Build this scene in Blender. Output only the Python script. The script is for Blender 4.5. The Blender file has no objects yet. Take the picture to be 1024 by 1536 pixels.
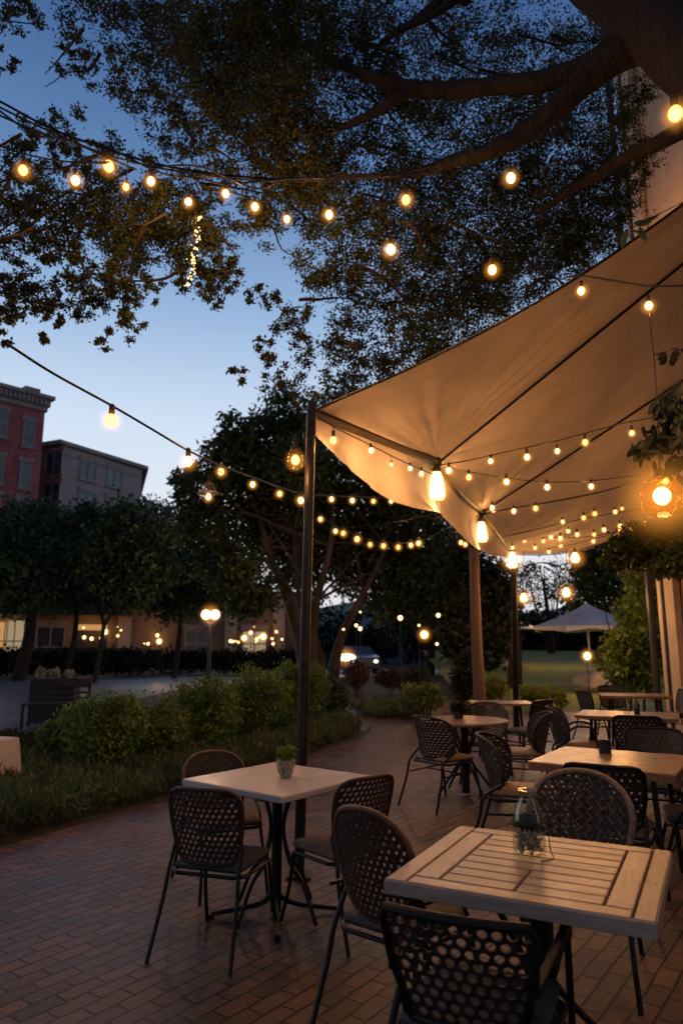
import bpy, math, random
import numpy as np
from mathutils import Vector, Matrix
random.seed(7); rng = np.random.default_rng(7)
C = bpy.context.scene.collection
R = math.radians
PI = math.pi
# ------------------------------------------------------------------ camera
F, PITCH, CH = 1060.0, R(10.685), 1.5
def ray(px, py):
    x = (px-512)/F; y = (768-py)/F
    return Vector((x, math.cos(PITCH)-y*math.sin(PITCH), math.sin(PITCH)+y*math.cos(PITCH)))
def G(px, py, z=0.0):
    r = ray(px, py); s = (z-CH)/r.z
    return Vector((r.x*s, r.y*s, z))
def D(px, py, Y):
    r = ray(px, py); s = Y/r.y
    return Vector((r.x*s, Y, CH+r.z*s))
cam = bpy.data.cameras.new("camera"); co = bpy.data.objects.new("camera", cam); C.objects.link(co)
cam.sensor_fit = 'VERTICAL'; cam.sensor_height = 36; cam.lens = F/1536*36
cam.clip_start = .05; cam.clip_end = 2000
co.location = (0, 0, CH); co.rotation_euler = (R(90)+PITCH, 0, 0)
cam.dof.use_dof = True; cam.dof.focus_distance = 4.0; cam.dof.aperture_fstop = 2.4
bpy.context.scene.camera = co
vs = bpy.context.scene.view_settings
vs.view_transform = 'Standard'; vs.look = 'None'; vs.exposure = 0; vs.gamma = 1

# ------------------------------------------------------------------ materials
def mat(name, color, rough=.6, metal=0, build=None, spec=.5, **kw):
    m = bpy.data.materials.new(name); m.use_nodes = True
    nt = m.node_tree; b = nt.nodes['Principled BSDF']
    b.inputs['Base Color'].default_value = (*color, 1)
    b.inputs['Roughness'].default_value = rough
    b.inputs['Metallic'].default_value = metal
    b.inputs['Specular IOR Level'].default_value = spec
    if build: build(nt, b)
    return m
def N(nt, t, **kw):
    n = nt.nodes.new(t)
    for k, v in kw.items():
        if k in n.inputs: n.inputs[k].default_value = v
        else: setattr(n, k, v)
    return n
def ramp(nt, stops, src):
    r = nt.nodes.new('ShaderNodeValToRGB'); e = r.color_ramp.elements
    while len(e) < len(stops): e.new(.5)
    for el, (p, c) in zip(e, stops): el.position = p; el.color = (*c, 1)
    nt.links.new(src, r.inputs['Fac']); return r
def noisy(c1, c2, scale=8, bump=.0, bscale=None, coord='Object', stretch=None, detail=5, rough=None, bdist=.01):
    def f(nt, b):
        tc = N(nt, 'ShaderNodeTexCoord'); src = tc.outputs[coord]
        if stretch:
            mp = N(nt, 'ShaderNodeMapping'); mp.inputs['Scale'].default_value = stretch
            nt.links.new(src, mp.inputs['Vector']); src = mp.outputs[0]
        n = N(nt, 'ShaderNodeTexNoise', Scale=scale, Detail=detail); nt.links.new(src, n.inputs['Vector'])
        r = ramp(nt, [(.3, c1), (.7, c2)], n.outputs['Fac'])
        nt.links.new(r.outputs[0], b.inputs['Base Color'])
        if rough:
            rr = ramp(nt, [(.3, (rough[0],)*3), (.7, (rough[1],)*3)], n.outputs['Fac']); nt.links.new(rr.outputs[0], b.inputs['Roughness'])
        if bump:
            n2 = N(nt, 'ShaderNodeTexNoise', Scale=bscale or scale*3, Detail=6); nt.links.new(src, n2.inputs['Vector'])
            bp = N(nt, 'ShaderNodeBump', Strength=bump, Distance=bdist); nt.links.new(n2.outputs['Fac'], bp.inputs['Height'])
            nt.links.new(bp.outputs[0], b.inputs['Normal'])
    return f
def leafmat(name, c1, c2, trans=.25, rough=.55):
    m = bpy.data.materials.new(name); m.use_nodes = True; nt = m.node_tree
    b = nt.nodes['Principled BSDF']; out = nt.nodes['Material Output']
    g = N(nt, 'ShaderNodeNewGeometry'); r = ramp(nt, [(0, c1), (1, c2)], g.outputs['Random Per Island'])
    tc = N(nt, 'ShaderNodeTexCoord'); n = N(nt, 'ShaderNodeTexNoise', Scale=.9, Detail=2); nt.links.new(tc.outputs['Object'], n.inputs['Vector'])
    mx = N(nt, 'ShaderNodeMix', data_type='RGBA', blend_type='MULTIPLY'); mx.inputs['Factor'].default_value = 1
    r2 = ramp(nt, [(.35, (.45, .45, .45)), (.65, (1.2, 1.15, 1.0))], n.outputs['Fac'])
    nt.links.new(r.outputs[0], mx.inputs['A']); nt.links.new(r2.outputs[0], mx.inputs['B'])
    nt.links.new(mx.outputs['Result'], b.inputs['Base Color']); b.inputs['Roughness'].default_value = rough
    b.inputs['Specular IOR Level'].default_value = .3
    t = N(nt, 'ShaderNodeBsdfTranslucent'); nt.links.new(mx.outputs['Result'], t.inputs['Color'])
    ms = N(nt, 'ShaderNodeMixShader', Fac=trans); nt.links.new(b.outputs[0], ms.inputs[1]); nt.links.new(t.outputs[0], ms.inputs[2])
    nt.links.new(ms.outputs[0], out.inputs['Surface'])
    return m
def emat(name, color, s, sample=False):
    m = bpy.data.materials.new(name); m.use_nodes = True; nt = m.node_tree; nt.nodes.clear()
    e = N(nt, 'ShaderNodeEmission'); e.inputs['Color'].default_value = (*color, 1); e.inputs['Strength'].default_value = s
    o = N(nt, 'ShaderNodeOutputMaterial'); nt.links.new(e.outputs[0], o.inputs[0])
    m.cycles.emission_sampling = 'AUTO' if sample else 'NONE'
    return m
def bulbmat(name, core, edge, s):
    """glowing glass: hot filament centre, amber rim"""
    m = bpy.data.materials.new(name); m.use_nodes = True; nt = m.node_tree; nt.nodes.clear()
    lw = N(nt, 'ShaderNodeLayerWeight', Blend=.45)
    r = ramp(nt, [(.15, core), (.75, edge)], lw.outputs['Facing'])
    e = N(nt, 'ShaderNodeEmission', Strength=s); nt.links.new(r.outputs[0], e.inputs['Color'])
    o = N(nt, 'ShaderNodeOutputMaterial'); nt.links.new(e.outputs[0], o.inputs[0]); m.cycles.emission_sampling = 'NONE'
    return m
def halomat(name, color, s, p=3.0):  # see-through emissive shell added around a lamp to imitate bloom
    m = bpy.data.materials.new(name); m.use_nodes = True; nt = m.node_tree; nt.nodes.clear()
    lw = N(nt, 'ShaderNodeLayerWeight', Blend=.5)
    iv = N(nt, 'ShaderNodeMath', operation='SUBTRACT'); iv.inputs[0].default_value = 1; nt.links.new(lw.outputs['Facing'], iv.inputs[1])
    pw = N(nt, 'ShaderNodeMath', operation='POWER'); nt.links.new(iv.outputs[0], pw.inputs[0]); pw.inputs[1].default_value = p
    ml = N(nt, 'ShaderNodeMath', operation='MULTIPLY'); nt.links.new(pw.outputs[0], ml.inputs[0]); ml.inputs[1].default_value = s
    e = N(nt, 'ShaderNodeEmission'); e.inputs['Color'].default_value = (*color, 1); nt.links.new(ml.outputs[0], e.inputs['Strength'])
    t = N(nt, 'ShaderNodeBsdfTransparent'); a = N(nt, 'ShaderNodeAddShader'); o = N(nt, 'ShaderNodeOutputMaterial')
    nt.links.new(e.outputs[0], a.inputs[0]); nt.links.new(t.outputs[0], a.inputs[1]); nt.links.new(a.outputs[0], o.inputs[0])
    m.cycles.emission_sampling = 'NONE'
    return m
def glassmat(name, color=(.94, .95, .9), rough=.03, alpha=.25):
    m = bpy.data.materials.new(name); m.use_nodes = True; nt = m.node_tree; nt.nodes.clear()
    t = N(nt, 'ShaderNodeBsdfTransparent'); t.inputs['Color'].default_value = (*color, 1)
    g = N(nt, 'ShaderNodeBsdfGlossy', Roughness=rough); lw = N(nt, 'ShaderNodeLayerWeight', Blend=.35)
    ms = N(nt, 'ShaderNodeMixShader'); ml = N(nt, 'ShaderNodeMath', operation='MULTIPLY'); ml.inputs[1].default_value = alpha
    nt.links.new(lw.outputs['Fresnel'], ml.inputs[0]); nt.links.new(ml.outputs[0], ms.inputs[0])
    nt.links.new(t.outputs[0], ms.inputs[1]); nt.links.new(g.outputs[0], ms.inputs[2])
    o = N(nt, 'ShaderNodeOutputMaterial'); nt.links.new(ms.outputs[0], o.inputs[0])
    return m

def brick_build(nt, b):
    tc = N(nt, 'ShaderNodeTexCoord')
    nz0 = N(nt, 'ShaderNodeTexNoise', Scale=2.5, Detail=3); nt.links.new(tc.outputs['Object'], nz0.inputs['Vector'])
    vm = N(nt, 'ShaderNodeVectorMath', operation='SCALE'); vm.inputs['Scale'].default_value = .035; nt.links.new(nz0.outputs['Color'], vm.inputs[0])
    va = N(nt, 'ShaderNodeVectorMath', operation='ADD'); nt.links.new(tc.outputs['Object'], va.inputs[0]); nt.links.new(vm.outputs[0], va.inputs[1])
    mp = N(nt, 'ShaderNodeMapping'); mp.inputs['Rotation'].default_value = (0, 0, R(-54)); nt.links.new(va.outputs[0], mp.inputs['Vector'])
    br = N(nt, 'ShaderNodeTexBrick'); br.offset = .5
    for k, v in {'Scale': 1, 'Brick Width': .205, 'Row Height': .094, 'Mortar Size': .0068, 'Mortar Smooth': .35, 'Bias': 0}.items(): br.inputs[k].default_value = v
    br.inputs['Color1'].default_value = (.15, .084, .056, 1); br.inputs['Color2'].default_value = (.062, .04, .032, 1); br.inputs['Mortar'].default_value = (.008, .006, .005, 1)
    nt.links.new(mp.outputs[0], br.inputs['Vector'])
    n = N(nt, 'ShaderNodeTexNoise', Scale=1.1, Detail=8, Roughness=.65); nt.links.new(tc.outputs['Object'], n.inputs['Vector'])
    r = ramp(nt, [(.32, (.45, .42, .42)), (.5, (.95, .95, .95)), (.68, (1.4, 1.3, 1.25))], n.outputs['Fac'])
    mx = N(nt, 'ShaderNodeMix', data_type='RGBA', blend_type='MULTIPLY'); mx.inputs['Factor'].default_value = 1
    nt.links.new(br.outputs['Color'], mx.inputs['A']); nt.links.new(r.outputs[0], mx.inputs['B'])
    n3 = N(nt, 'ShaderNodeTexNoise', Scale=45, Detail=6, Roughness=.7); nt.links.new(tc.outputs['Object'], n3.inputs['Vector'])
    r3 = ramp(nt, [(.3, (.65, .65, .65)), (.7, (1.25, 1.25, 1.25))], n3.outputs['Fac'])
    mx3 = N(nt, 'ShaderNodeMix', data_type='RGBA', blend_type='MULTIPLY'); mx3.inputs['Factor'].default_value = 1
    nt.links.new(mx.outputs['Result'], mx3.inputs['A']); nt.links.new(r3.outputs[0], mx3.inputs['B'])
    nt.links.new(mx3.outputs['Result'], b.inputs['Base Color'])
    rr = ramp(nt, [(.35, (.34,)*3), (.65, (.6,)*3)], n.outputs['Fac']); nt.links.new(rr.outputs[0], b.inputs['Roughness'])
    # height: mortar grooves + grain + per-brick tilt
    h1 = N(nt, 'ShaderNodeMath', operation='MULTIPLY_ADD'); h1.inputs[1].default_value = -1; h1.inputs[2].default_value = 1; nt.links.new(br.outputs['Fac'], h1.inputs[0])
    h2 = N(nt, 'ShaderNodeMath', operation='MULTIPLY_ADD'); h2.inputs[1].default_value = .35; nt.links.new(n3.outputs['Fac'], h2.inputs[0]); nt.links.new(h1.outputs[0], h2.inputs[2])
    sb = N(nt, 'ShaderNodeSeparateColor'); nt.links.new(br.outputs['Color'], sb.inputs[0])
    h3 = N(nt, 'ShaderNodeMath', operation='MULTIPLY_ADD'); h3.inputs[1].default_value = 1.2; nt.links.new(sb.outputs[0], h3.inputs[0]); nt.links.new(h2.outputs[0], h3.inputs[2])
    bp = N(nt, 'ShaderNodeBump', Strength=1.0, Distance=.009); nt.links.new(h3.outputs[0], bp.inputs['Height']); nt.links.new(bp.outputs[0], b.inputs['Normal'])

def plank_build(c1, c2, axis=0, scale=3):
    def f(nt, b):
        tc = N(nt, 'ShaderNodeTexCoord'); g = N(nt, 'ShaderNodeNewGeometry')
        at = N(nt, 'ShaderNodeVectorMath', operation='ADD')
        cx = N(nt, 'ShaderNodeCombineXYZ'); m7 = N(nt, 'ShaderNodeMath', operation='MULTIPLY'); m7.inputs[1].default_value = 9
        nt.links.new(g.outputs['Random Per Island'], m7.inputs[0]); nt.links.new(m7.outputs[0], cx.inputs[2])
        nt.links.new(tc.outputs['Object'], at.inputs[0]); nt.links.new(cx.outputs[0], at.inputs[1])
        mp = N(nt, 'ShaderNodeMapping'); mp.inputs['Scale'].default_value = (2, 22, 22) if axis == 0 else (22, 2, 22); nt.links.new(at.outputs[0], mp.inputs['Vector'])
        n = N(nt, 'ShaderNodeTexNoise', Scale=scale, Detail=7, Roughness=.65); nt.links.new(mp.outputs[0], n.inputs['Vector'])
        r = ramp(nt, [(.25, c1), (.75, c2)], n.outputs['Fac'])
        rp = ramp(nt, [(0, (.72, .72, .72)), (1, (1.1, 1.08, 1.05))], g.outputs['Random Per Island'])
        mx = N(nt, 'ShaderNodeMix', data_type='RGBA', blend_type='MULTIPLY'); mx.inputs['Factor'].default_value = 1
        nt.links.new(r.outputs[0], mx.inputs['A']); nt.links.new(rp.outputs[0], mx.inputs['B'])
        nt.links.new(mx.outputs['Result'], b.inputs['Base Color'])
        rr = ramp(nt, [(.3, (.42,)*3), (.7, (.22,)*3)], n.outputs['Fac']); nt.links.new(rr.outputs[0], b.inputs['Roughness'])
        bp = N(nt, 'ShaderNodeBump', Strength=.35, Distance=.003); nt.links.new(n.outputs['Fac'], bp.inputs['Height']); nt.links.new(bp.outputs[0], b.inputs['Normal'])
    return f
M = {}
M['brick'] = mat('brick_paving', (.2, .1, .08), .5, build=brick_build)
M['soil'] = mat('soil', (.05, .04, .03), .95, build=noisy((.02, .022, .012), (.05, .045, .03), 3, .6, 20))
M['lawn'] = mat('lawn', (.05, .07, .03), .95, build=noisy((.12, .17, .03), (.24, .26, .06), .8, .8, 60, bdist=.03))
M['asphalt'] = mat('asphalt', (.07, .07, .075), .35, build=noisy((.12, .13, .15), (.2, .21, .235), 1.5, .15, 60, rough=(.28, .42)))
M['kerb'] = mat('kerb', (.12, .11, .1), .8, build=noisy((.09, .08, .075), (.18, .16, .15), 6, .3))
M['black'] = mat('black_metal', (.012, .011, .01), .38, .6, build=noisy((.008, .008, .008), (.022, .019, .016), 30, .15, 120, rough=(.3, .5)))
M['pole'] = mat('pole_metal', (.03, .026, .022), .42, .7, build=noisy((.02, .018, .016), (.05, .04, .032), 12, .2, 90, rough=(.35, .55)))
M['beam'] = mat('beam_metal', (.04, .025, .018), .5, .3, build=noisy((.025, .017, .012), (.06, .04, .028), 10, .2, 60))
M['wicker'] = mat('dark_wicker', (.02, .012, .008), .5, build=noisy((.007, .005, .004), (.026, .016, .01), 60, .5, 220))
M['wicker_brown'] = mat('brown_wicker', (.04, .02, .01), .5, build=noisy((.014, .007, .004), (.055, .026, .012), 50, .5, 220))
M['wicker_tan'] = mat('tan_wicker', (.2, .13, .08), .5, build=noisy((.11, .07, .042), (.26, .17, .1), 50, .5, 220))
M['rim'] = mat('rattan_rim', (.14, .06, .028), .4, build=noisy((.09, .035, .016), (.2, .09, .04), 40, .4, 150))
M['cushion'] = mat('cushion_fabric', (.25, .17, .11), .9, build=noisy((.16, .11, .075), (.28, .19, .125), 12, .4, 250))
M['cushion_dark'] = mat('cushion_dark', (.05, .05, .05), .75, build=noisy((.035, .036, .036), (.07, .068, .06), 12, .4, 250))
M['white_top'] = mat('painted_tabletop', (.6, .55, .5), .32, build=noisy((.46, .41, .37), (.58, .53, .48), 5, .08, 60, rough=(.28, .42)))
M['slat'] = mat('slatted_wood', (.5, .4, .3), .4, build=plank_build((.30, .22, .155), (.56, .45, .34), 0))
M['slat_cross'] = mat('slatted_wood_cross', (.5, .4, .3), .4, build=plank_build((.32, .235, .165), (.6, .49, .38), 1))
M['wood'] = mat('warm_wood', (.3, .17, .09), .35, build=plank_build((.17, .085, .042), (.42, .26, .15), 0))
M['bark'] = mat('bark', (.07, .04, .025), .9, build=noisy((.008, .005, .004), (.03, .017, .011), 7, 1.0, 18, stretch=(1, 1, .4), bdist=.05))
M['bark_light'] = mat('bark_light', (.2, .14, .1), .9, build=noisy((.035, .024, .018), (.11, .075, .055), 4, .8, 16, stretch=(1, 1, .25), bdist=.05))
M['timber'] = mat('timber_post', (.16, .09, .05), .75, build=noisy((.09, .05, .026), (.2, .115, .06), 6, .6, 20, stretch=(4, 4, .3)))
M['stucco'] = mat('stucco', (.5, .36, .25), .85, build=noisy((.34, .235, .155), (.44, .31, .21), 2, .4, 60))
M['stucco_trim'] = mat('stucco_trim', (.5, .4, .3), .8, build=noisy((.42, .31, .22), (.52, .4, .29), 3, .3, 60))
M['red_brick'] = mat('red_brick', (.2, .06, .06), .9, build=noisy((.24, .065, .07), (.36, .11, .11), .8, .3, 8))
M['grey_wall'] = mat('grey_wall', (.2, .16, .15), .9, build=noisy((.27, .22, .225), (.36, .29, .29), .5, .2, 6))
M['beige_wall'] = mat('beige_wall', (.4, .28, .2), .9, build=noisy((.16, .105, .07), (.26, .175, .12), .4, .2, 6))
M['cornice'] = mat('cornice', (.3, .24, .22), .8, build=noisy((.22, .18, .17), (.32, .27, .25), 1.5, .2, 6))
M['win'] = mat('window_glass', (.06, .09, .1), .3, build=noisy((.012, .045, .055), (.06, .16, .18), .6), spec=.5)
M['frame'] = mat('window_frame', (.2, .18, .17), .6, build=noisy((.26, .25, .25), (.36, .34, .33), 3))
M['darkdoor'] = mat('dark_door', (.02, .015, .012), .5, build=noisy((.012, .01, .008), (.035, .022, .016), 3))
M['white'] = mat('white_paint', (.75, .75, .74), .5, build=noisy((.62, .62, .62), (.8, .8, .79), 4, .1, 30))
M['cloth'] = mat('white_cloth', (.7, .62, .55), .9, build=noisy((.6, .52, .45), (.78, .7, .62), 4, .3, 30))
M['umb'] = mat('umbrella_fabric', (.6, .62, .66), .85, build=noisy((.5, .53, .58), (.68, .7, .74), 2, .2, 20))
M['rock'] = mat('pale_boulder', (.3, .28, .26), .9, build=noisy((.2, .185, .17), (.42, .38, .34), 3, 1, 8, bdist=.05))
M['pebble'] = mat('pebbles', (.3, .27, .22), .6, build=noisy((.08, .06, .045), (.62, .56, .48), 60, .6, 90))
M['cup'] = mat('black_cup', (.012, .012, .012), .25, build=noisy((.01, .01, .01), (.02, .02, .02), 10))
M['cable'] = mat('rubber_cable', (.01, .008, .007), .5, build=noisy((.006, .005, .005), (.018, .014, .012), 20))
M['carpaint'] = mat('car_paint', (.5, .55, .6), .25, .3, build=noisy((.10, .12, .15), (.14, .16, .2), 1))
M['tyre'] = mat('tyre', (.015, .015, .015), .8, build=noisy((.01, .01, .01), (.02, .02, .02), 9))
M['glass'] = glassmat('clear_glass'); M['amber_glass'] = glassmat('amber_glass', (1, .8, .5), .08)
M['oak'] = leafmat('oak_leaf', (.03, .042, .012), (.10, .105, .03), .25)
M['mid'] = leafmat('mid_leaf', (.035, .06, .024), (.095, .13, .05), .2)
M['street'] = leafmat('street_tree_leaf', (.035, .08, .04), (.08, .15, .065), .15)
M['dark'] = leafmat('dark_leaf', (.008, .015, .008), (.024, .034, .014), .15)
M['bush'] = leafmat('bush_leaf', (.08, .15, .03), (.24, .34, .06), .3, .4)
M['lav'] = leafmat('lavender_leaf', (.05, .085, .035), (.15, .19, .085), .25, .7)
M['flower'] = leafmat('pink_flower', (.1, .05, .04), (.22, .12, .09), .25)
M['lime'] = leafmat('lime_leaf', (.12, .19, .03), (.34, .42, .07), .35)
M['succ'] = leafmat('succulent_leaf', (.14, .22, .03), (.4, .5, .09), .3)
M['pale'] = leafmat('pale_petal', (.3, .3, .2), (.6, .58, .45), .3)
M['moss'] = leafmat('jar_leaf', (.03, .07, .02), (.06, .12, .03), .2)
M['bulb'] = bulbmat('lit_bulb', (1, .78, .38), (1, .42, .08), 3.6)
M['bulb_small'] = bulbmat('lit_small_bulb', (1, .7, .28), (1, .38, .06), 3.0)
M['bigbulb'] = bulbmat('lit_frosted_glass', (1, .8, .4), (1, .5, .12), 3.0)
M['globebulb'] = bulbmat('lit_globe_core', (1, .85, .5), (1, .7, .3), 5)
M['whitebulb'] = bulbmat('lit_pale_lamp', (1, .9, .7), (1, .7, .4), 3.0)
M['coolbulb'] = bulbmat('lit_cool_lamp', (.8, .9, 1), (.5, .6, .9), 1.6)
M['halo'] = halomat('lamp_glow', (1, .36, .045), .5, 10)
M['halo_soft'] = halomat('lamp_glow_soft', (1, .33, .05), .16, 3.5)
M['litwin'] = emat('lit_window', (1, .5, .16), .55)
M['litwin2'] = emat('lit_window_pale', (1, .72, .42), .35)
def canvas_build(nt, b):
    tc = N(nt, 'ShaderNodeTexCoord')
    n = N(nt, 'ShaderNodeTexNoise', Scale=1.6, Detail=6, Roughness=.6); nt.links.new(tc.outputs['Object'], n.inputs['Vector'])
    r = ramp(nt, [(.3, (.43, .345, .275)), (.7, (.55, .455, .375))], n.outputs['Fac']); nt.links.new(r.outputs[0], b.inputs['Base Color'])
    w = N(nt, 'ShaderNodeTexNoise', Scale=2.2, Detail=4, Distortion=.6); mp = N(nt, 'ShaderNodeMapping'); mp.inputs['Scale'].default_value = (.8, 1.1, .9)
    mp.inputs['Rotation'].default_value = (0, 0, R(25))
    nt.links.new(tc.outputs['Object'], mp.inputs['Vector']); nt.links.new(mp.outputs[0], w.inputs['Vector'])
    bp = N(nt, 'ShaderNodeBump', Strength=.6, Distance=.12); nt.links.new(w.outputs['Fac'], bp.inputs['Height'])
    hh = w.outputs['Fac']
    for hx, hy in HUBS:
        sb = N(nt, 'ShaderNodeVectorMath', operation='SUBTRACT'); sb.inputs[1].default_value = (hx, hy, 0); nt.links.new(tc.outputs['Object'], sb.inputs[0])
        sp = N(nt, 'ShaderNodeSeparateXYZ'); nt.links.new(sb.outputs[0], sp.inputs[0])
        def mth(op, a, b_=None):
            q = N(nt, 'ShaderNodeMath', operation=op)
            for i, x in enumerate((a, b_)):
                if x is None: continue
                if isinstance(x, (int, float)): q.inputs[i].default_value = x
                else: nt.links.new(x, q.inputs[i])
            return q.outputs[0]
        an = mth('ARCTAN2', sp.outputs['Y'], sp.outputs['X']); jit = mth('MULTIPLY', n.outputs['Fac'], 5.0)
        sn = mth('SINE', mth('ADD', mth('MULTIPLY', an, 23.0), jit)); sn2 = mth('SINE', mth('ADD', mth('MULTIPLY', an, 41.0), jit))
        rr_ = mth('SQRT', mth('ADD', mth('MULTIPLY', sp.outputs['X'], sp.outputs['X']), mth('MULTIPLY', sp.outputs['Y'], sp.outputs['Y'])))
        fall = mth('MULTIPLY', mth('POWER', .32, rr_), mth('MINIMUM', rr_, .6))
        hh = mth('ADD', hh, mth('MULTIPLY', mth('ADD', sn, mth('MULTIPLY', sn2, .5)), mth('MULTIPLY', fall, .8)))
    nt.links.new(hh, bp.inputs['Height'])
    n2 = N(nt, 'ShaderNodeTexNoise', Scale=300); nt.links.new(tc.outputs['Object'], n2.inputs['Vector'])
    bp2 = N(nt, 'ShaderNodeBump', Strength=.1, Distance=.002); nt.links.new(n2.outputs['Fac'], bp2.inputs['Height']); nt.links.new(bp.outputs[0], bp2.inputs['Normal'])
    nt.links.new(bp2.outputs[0], b.inputs['Normal'])
    t = N(nt, 'ShaderNodeBsdfTranslucent'); nt.links.new(r.outputs[0], t.inputs['Color'])
    ms = N(nt, 'ShaderNodeMixShader', Fac=.1); out = nt.nodes['Material Output']
    nt.links.new(b.outputs[0], ms.inputs[1]); nt.links.new(t.outputs[0], ms.inputs[2]); nt.links.new(ms.outputs[0], out.inputs['Surface'])

# ------------------------------------------------------------------ mesh helpers
def catmull(pts, k=6):
    pts = [Vector(p) for p in pts]
    if len(pts) < 3: return [pts[0].lerp(pts[-1], i/k) for i in range(k+1)]
    P = [pts[0]*2-pts[1]]+pts+[pts[-1]*2-pts[-2]]; out = []
    for i in range(1, len(P)-2):
        a, b, c, d = P[i-1], P[i], P[i+1], P[i+2]
        for j in range(k):
            t = j/k
            out.append(.5*((2*b)+(c-a)*t+(2*a-5*b+4*c-d)*t*t+(3*b-a-3*c+d)*t*t*t))
    out.append(pts[-1]); return out
class MB:
    def __init__(s): s.v = []; s.f = []
    def add(s, vs, fs):
        o = len(s.v); s.v += [tuple(v) for v in vs]; s.f += [tuple(i+o for i in f) for f in fs]; return s
    def box(s, c, size, rz=0, M4=None, bev=0):
        x, y, z = [a/2 for a in size]
        if bev:
            vs = []
            b = min(bev, x*.9, y*.9, z*.9)
            for zz, e in ((-z, b), (-z+b, 0), (z-b, 0), (z, b)):
                X, Y = x-e, y-e
                vs += [(-X+(b-e), -Y, zz), (X-(b-e), -Y, zz), (X, -Y+(b-e), zz), (X, Y-(b-e), zz), (X-(b-e), Y, zz), (-X+(b-e), Y, zz), (-X, Y-(b-e), zz), (-X, -Y+(b-e), zz)]
            fs = [tuple(range(7, -1, -1)), tuple(range(24, 32))]
            for k in range(3):
                for i in range(8): j = (i+1) % 8; fs.append((k*8+i, k*8+j, k*8+8+j, k*8+8+i))
        else:
            vs = [(-x, -y, -z), (x, -y, -z), (x, y, -z), (-x, y, -z), (-x, -y, z), (x, -y, z), (x, y, z), (-x, y, z)]
            fs = [(3, 2, 1, 0), (4, 5, 6, 7), (0, 1, 5, 4), (1, 2, 6, 5), (2, 3, 7, 6), (3, 0, 4, 7)]
        m = M4 if M4 is not None else Matrix.Translation(Vector(c)) @ Matrix.Rotation(rz, 4, 'Z')
        return s.add([m @ Vector(v) for v in vs], fs)
    def tube(s, pts, r, n=8, smooth=0, cap=True):
        pts = catmull(pts, smooth) if smooth else [Vector(p) for p in pts]
        L = len(pts); rr = r if hasattr(r, '__len__') else [r]*2
        if len(rr) != L:
            q = []
            for i in range(L):
                t = i/(L-1)*(len(rr)-1); a = min(int(t), len(rr)-2); q.append(rr[a]+(rr[a+1]-rr[a])*(t-a))
            rr = q
        d0 = (pts[1]-pts[0]).normalized()
        u = d0.orthogonal().normalized(); vs = []; fs = []
        for i, p in enumerate(pts):
            d = (pts[min(i+1, L-1)]-pts[max(i-1, 0)])
            d = d.normalized() if d.length > 1e-9 else d0
            u = (u-d*u.dot(d)).normalized(); w = d.cross(u)
            for k in range(n):
                a = 2*PI*k/n; vs.append(p+(u*math.cos(a)+w*math.sin(a))*rr[i])
        for i in range(L-1):
            for k in range(n): j = (k+1) % n; fs.append((i*n+k, i*n+j, i*n+n+j, i*n+n+k))
        if cap: fs += [tuple(range(n-1, -1, -1)), tuple(range((L-1)*n, L*n))]
        return s.add(vs, fs)
    def lathe(s, prof, c=(0, 0, 0), n=16, jit=0):
        vs = []; fs = []; c = Vector(c)
        for r, z in prof:
            for k in range(n):
                a = 2*PI*k/n; rr = r*(1+random.uniform(-jit, jit)); vs.append(c+Vector((rr*math.cos(a), rr*math.sin(a), z)))
        for i in range(len(prof)-1):
            for k in range(n): j = (k+1) % n; fs.append((i*n+k, i*n+j, i*n+n+j, i*n+n+k))
        if prof[0][0] > 1e-4: fs.append(tuple(range(n-1, -1, -1)))
        if prof[-1][0] > 1e-4: fs.append(tuple(range((len(prof)-1)*n, len(prof)*n)))
        return s.add(vs, fs)
    def grid(s, P):
        a, b = len(P), len(P[0])
        return s.add([p for row in P for p in row], [(i*b+j, i*b+j+1, (i+1)*b+j+1, (i+1)*b+j) for i in range(a-1) for j in range(b-1)])
    def ball(s, c, r, n=12, sx=(1, 1, 1)):
        c = Vector(c); rows = []
        for i in range(n//2+1):
            th = PI*i/(n//2); rows.append([c+Vector((math.sin(th)*math.cos(2*PI*k/n)*r*sx[0], math.sin(th)*math.sin(2*PI*k/n)*r*sx[1], math.cos(th)*r*sx[2])) for k in range(n+1)])
        return s.grid(rows)
    def build(s, name, m, parent=None, smooth=True, angle=40):
        me = bpy.data.meshes.new(name); me.from_pydata(s.v, [], s.f); me.update()
        if smooth:
            me.shade_smooth()
            try: me.set_sharp_from_angle(angle=R(angle))
            except Exception: pass
        me.materials.append(M[m] if isinstance(m, str) else m)
        o = bpy.data.objects.new(name, me); C.objects.link(o)
        if parent is not None: o.parent = parent
        return o
def tag(o, label=None, cat=None, group=None, kind=None):
    for k, v in (('label', label), ('category', cat), ('group', group), ('kind', kind)):
        if v: o[k] = v
    return o
def thing(name, label, cat, loc=(0, 0, 0), rz=0, group=None):
    o = bpy.data.objects.new(name, None); C.objects.link(o); o.location = loc; o.rotation_euler = (0, 0, rz)
    o.empty_display_size = .1
    return tag(o, label, cat, group)
kids = {}
def copy_tree(o, parent=None):
    c = o.copy(); C.objects.link(c)
    if parent is not None: c.parent = parent
    for ch in [x for x in list(C.objects) if x.parent == o and x != c]: copy_tree(ch, c)
    return c
def dup(o, loc, rz, label, group=None, sc=1):
    c = copy_tree(o); c.location = loc; c.rotation_euler = (0, 0, rz); c['label'] = label; c.scale = (sc,)*3
    if group: c['group'] = group
    return c
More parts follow.
